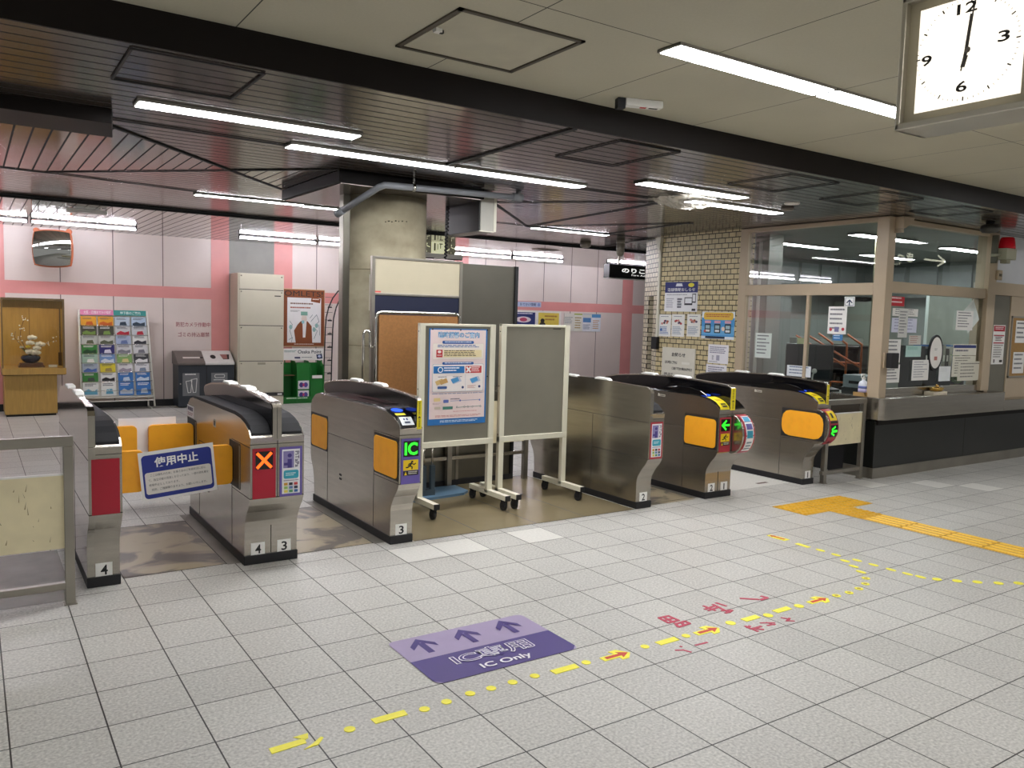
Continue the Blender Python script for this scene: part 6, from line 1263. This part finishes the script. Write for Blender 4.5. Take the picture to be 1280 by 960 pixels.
o = k.build('clutter', t); o['kind'] = 'stuff'
# grey lockers and cabinets at the back
def steel_cabinet(x0, x1, y0, y1, h, label, n=2, col='8c918c'):
    t = thing('steel_cabinet', label, 'cabinet', ((x0+x1)/2, (y0+y1)/2, .05)); m_ = pm('cab_'+col, col, .4, var=.04); k = MB(m_); k.box(x0, x1, y0, y1, .051, h); k.build('carcass', t)
    for i in range(n):
        a0, a1 = x0+(x1-x0)*i/n+.008, x0+(x1-x0)*(i+1)/n-.008; k = MB(m_); k.box(a0, a1, y0-.012, y0, .08, h-.03); d_ = k.build('door', t, bevel=.003); k = MB(dgrey); k.box(a1-.05, a1-.03, y0-.022, y0-.012, h*.5, h*.5+.12); k.build('handle', d_)
steel_cabinet(8.2, 9.15, 3.55, 4.15, 1.95, 'pale grey twin door cabinet against the office rear wall')
steel_cabinet(9.25, 10.2, 3.55, 4.15, 1.9, 'tall grey cabinet right of the pale twin door one', col='6f7672')
steel_cabinet(10.3, 12.0, 3.5, 4.15, 1.3, 'low grey cabinet with three doors at the back of the office', 3, '7a7f78')
steel_cabinet(12.1, 12.95, 3.4, 4.15, 1.9, 'grey cabinet in the far corner of the office', 2, '858a80')
t = thing('partition_screen', 'pale mint partition board inside the front window', 'partition', (9.6, 1.3, .05)); k = MB(pm('mint_board', 'd0dcd8', .5)); k.box(9.6, 11.0, 1.1, 1.14, 1.2, 1.98); k.build('board', t); k = MB(steel_lo); k.box(9.62, 9.65, 1.09, 1.15, .05, 1.2); k.build('leg', t); k = MB(steel_lo); k.box(10.95, 10.98, 1.09, 1.15, .05, 1.2); k.build('leg', t)
k = MB(pm('olive_post', '77745f', .45)); k.box(8.72, 8.82, 1.2, 1.3, .05, HC-.03); tag(k.build('office_post', base=(8.77, 1.25, .05)), 'olive post inside the front window of the office', 'post'); 
t = thing('binder_shelf', 'low bookshelf behind the oval sign in the office window', 'shelf', (9.3, .75, .785)); k = MB(pm('shelf_dark', '26221e', .5)); k.box(8.72, 9.6, .62, .90, .7865, .80); k.box(8.72, 9.6, .885, .90, .80, 1.30); k.box(8.72, 8.735, .62, .90, .80, 1.3); k.box(9.585, 9.6, .62, .9, .80, 1.3); k.box(8.72, 9.6, .62, .90, 1.06, 1.075); k.build('carcass', t)
cols = [('3a3c40', 'charcoal'), ('6a6c70', 'grey'), ('2f5f9f', 'blue'), ('4a5a50', 'dark green'), ('c8ccc8', 'white'), ('a8a49a', 'beige'), ('55504a', 'brown'), ('d4d6d2', 'off white'), ('34649a', 'steel blue'), ('6a9a4a', 'light green'), ('b8bab4', 'silver')]
for i, (c_, n_) in enumerate(cols):
    x = 8.76+.072*i; h_ = .20+.02*(i % 3); k = MB(K(c_)); k.box(x, x+.058, .63, .86, 1.0755, 1.0755+h_); k.m(K('e8e6e0')); k.box(x+.012, x+.046, .6295, .63, 1.13, 1.2)
    tag(k.build('binder', base=(x, .74, 1.0755)), f'{n_} ring binder on the top shelf behind the oval sign', 'binder', 'binders in the office window shelf')
t = thing('potted_plant', 'small green pot plant at the right end of the office window', 'plant', (9.24, .48, .785)); k = MB(pm('pot_brown', '6a4a34', .5)); k.lathe([(.04, 0), (.055, .09), (.05, .09), (0, .08)], (9.22, .52, .787), 14); k.build('pot', t); k = MB(leaf); rnd = random.Random(9)
for i in range(46):
    a_ = rnd.uniform(0, 6.28); p = Vector((9.22, .52, .87+rnd.uniform(0, .42))); d_ = Vector((math.cos(a_)*.7, math.sin(a_)*.7, rnd.uniform(-.2, .6))).normalized(); L = rnd.uniform(.04, .08); s_ = d_.orthogonal().normalized()*.018
    k.add([p, p+d_*L*.5+s_, p+d_*L, p+d_*L*.5-s_], [(0, 1, 2, 3)])
k.tube([(9.22, .52, .87), (9.22, .52, 1.3)], .005, 6); o = k.build('leaves', t)
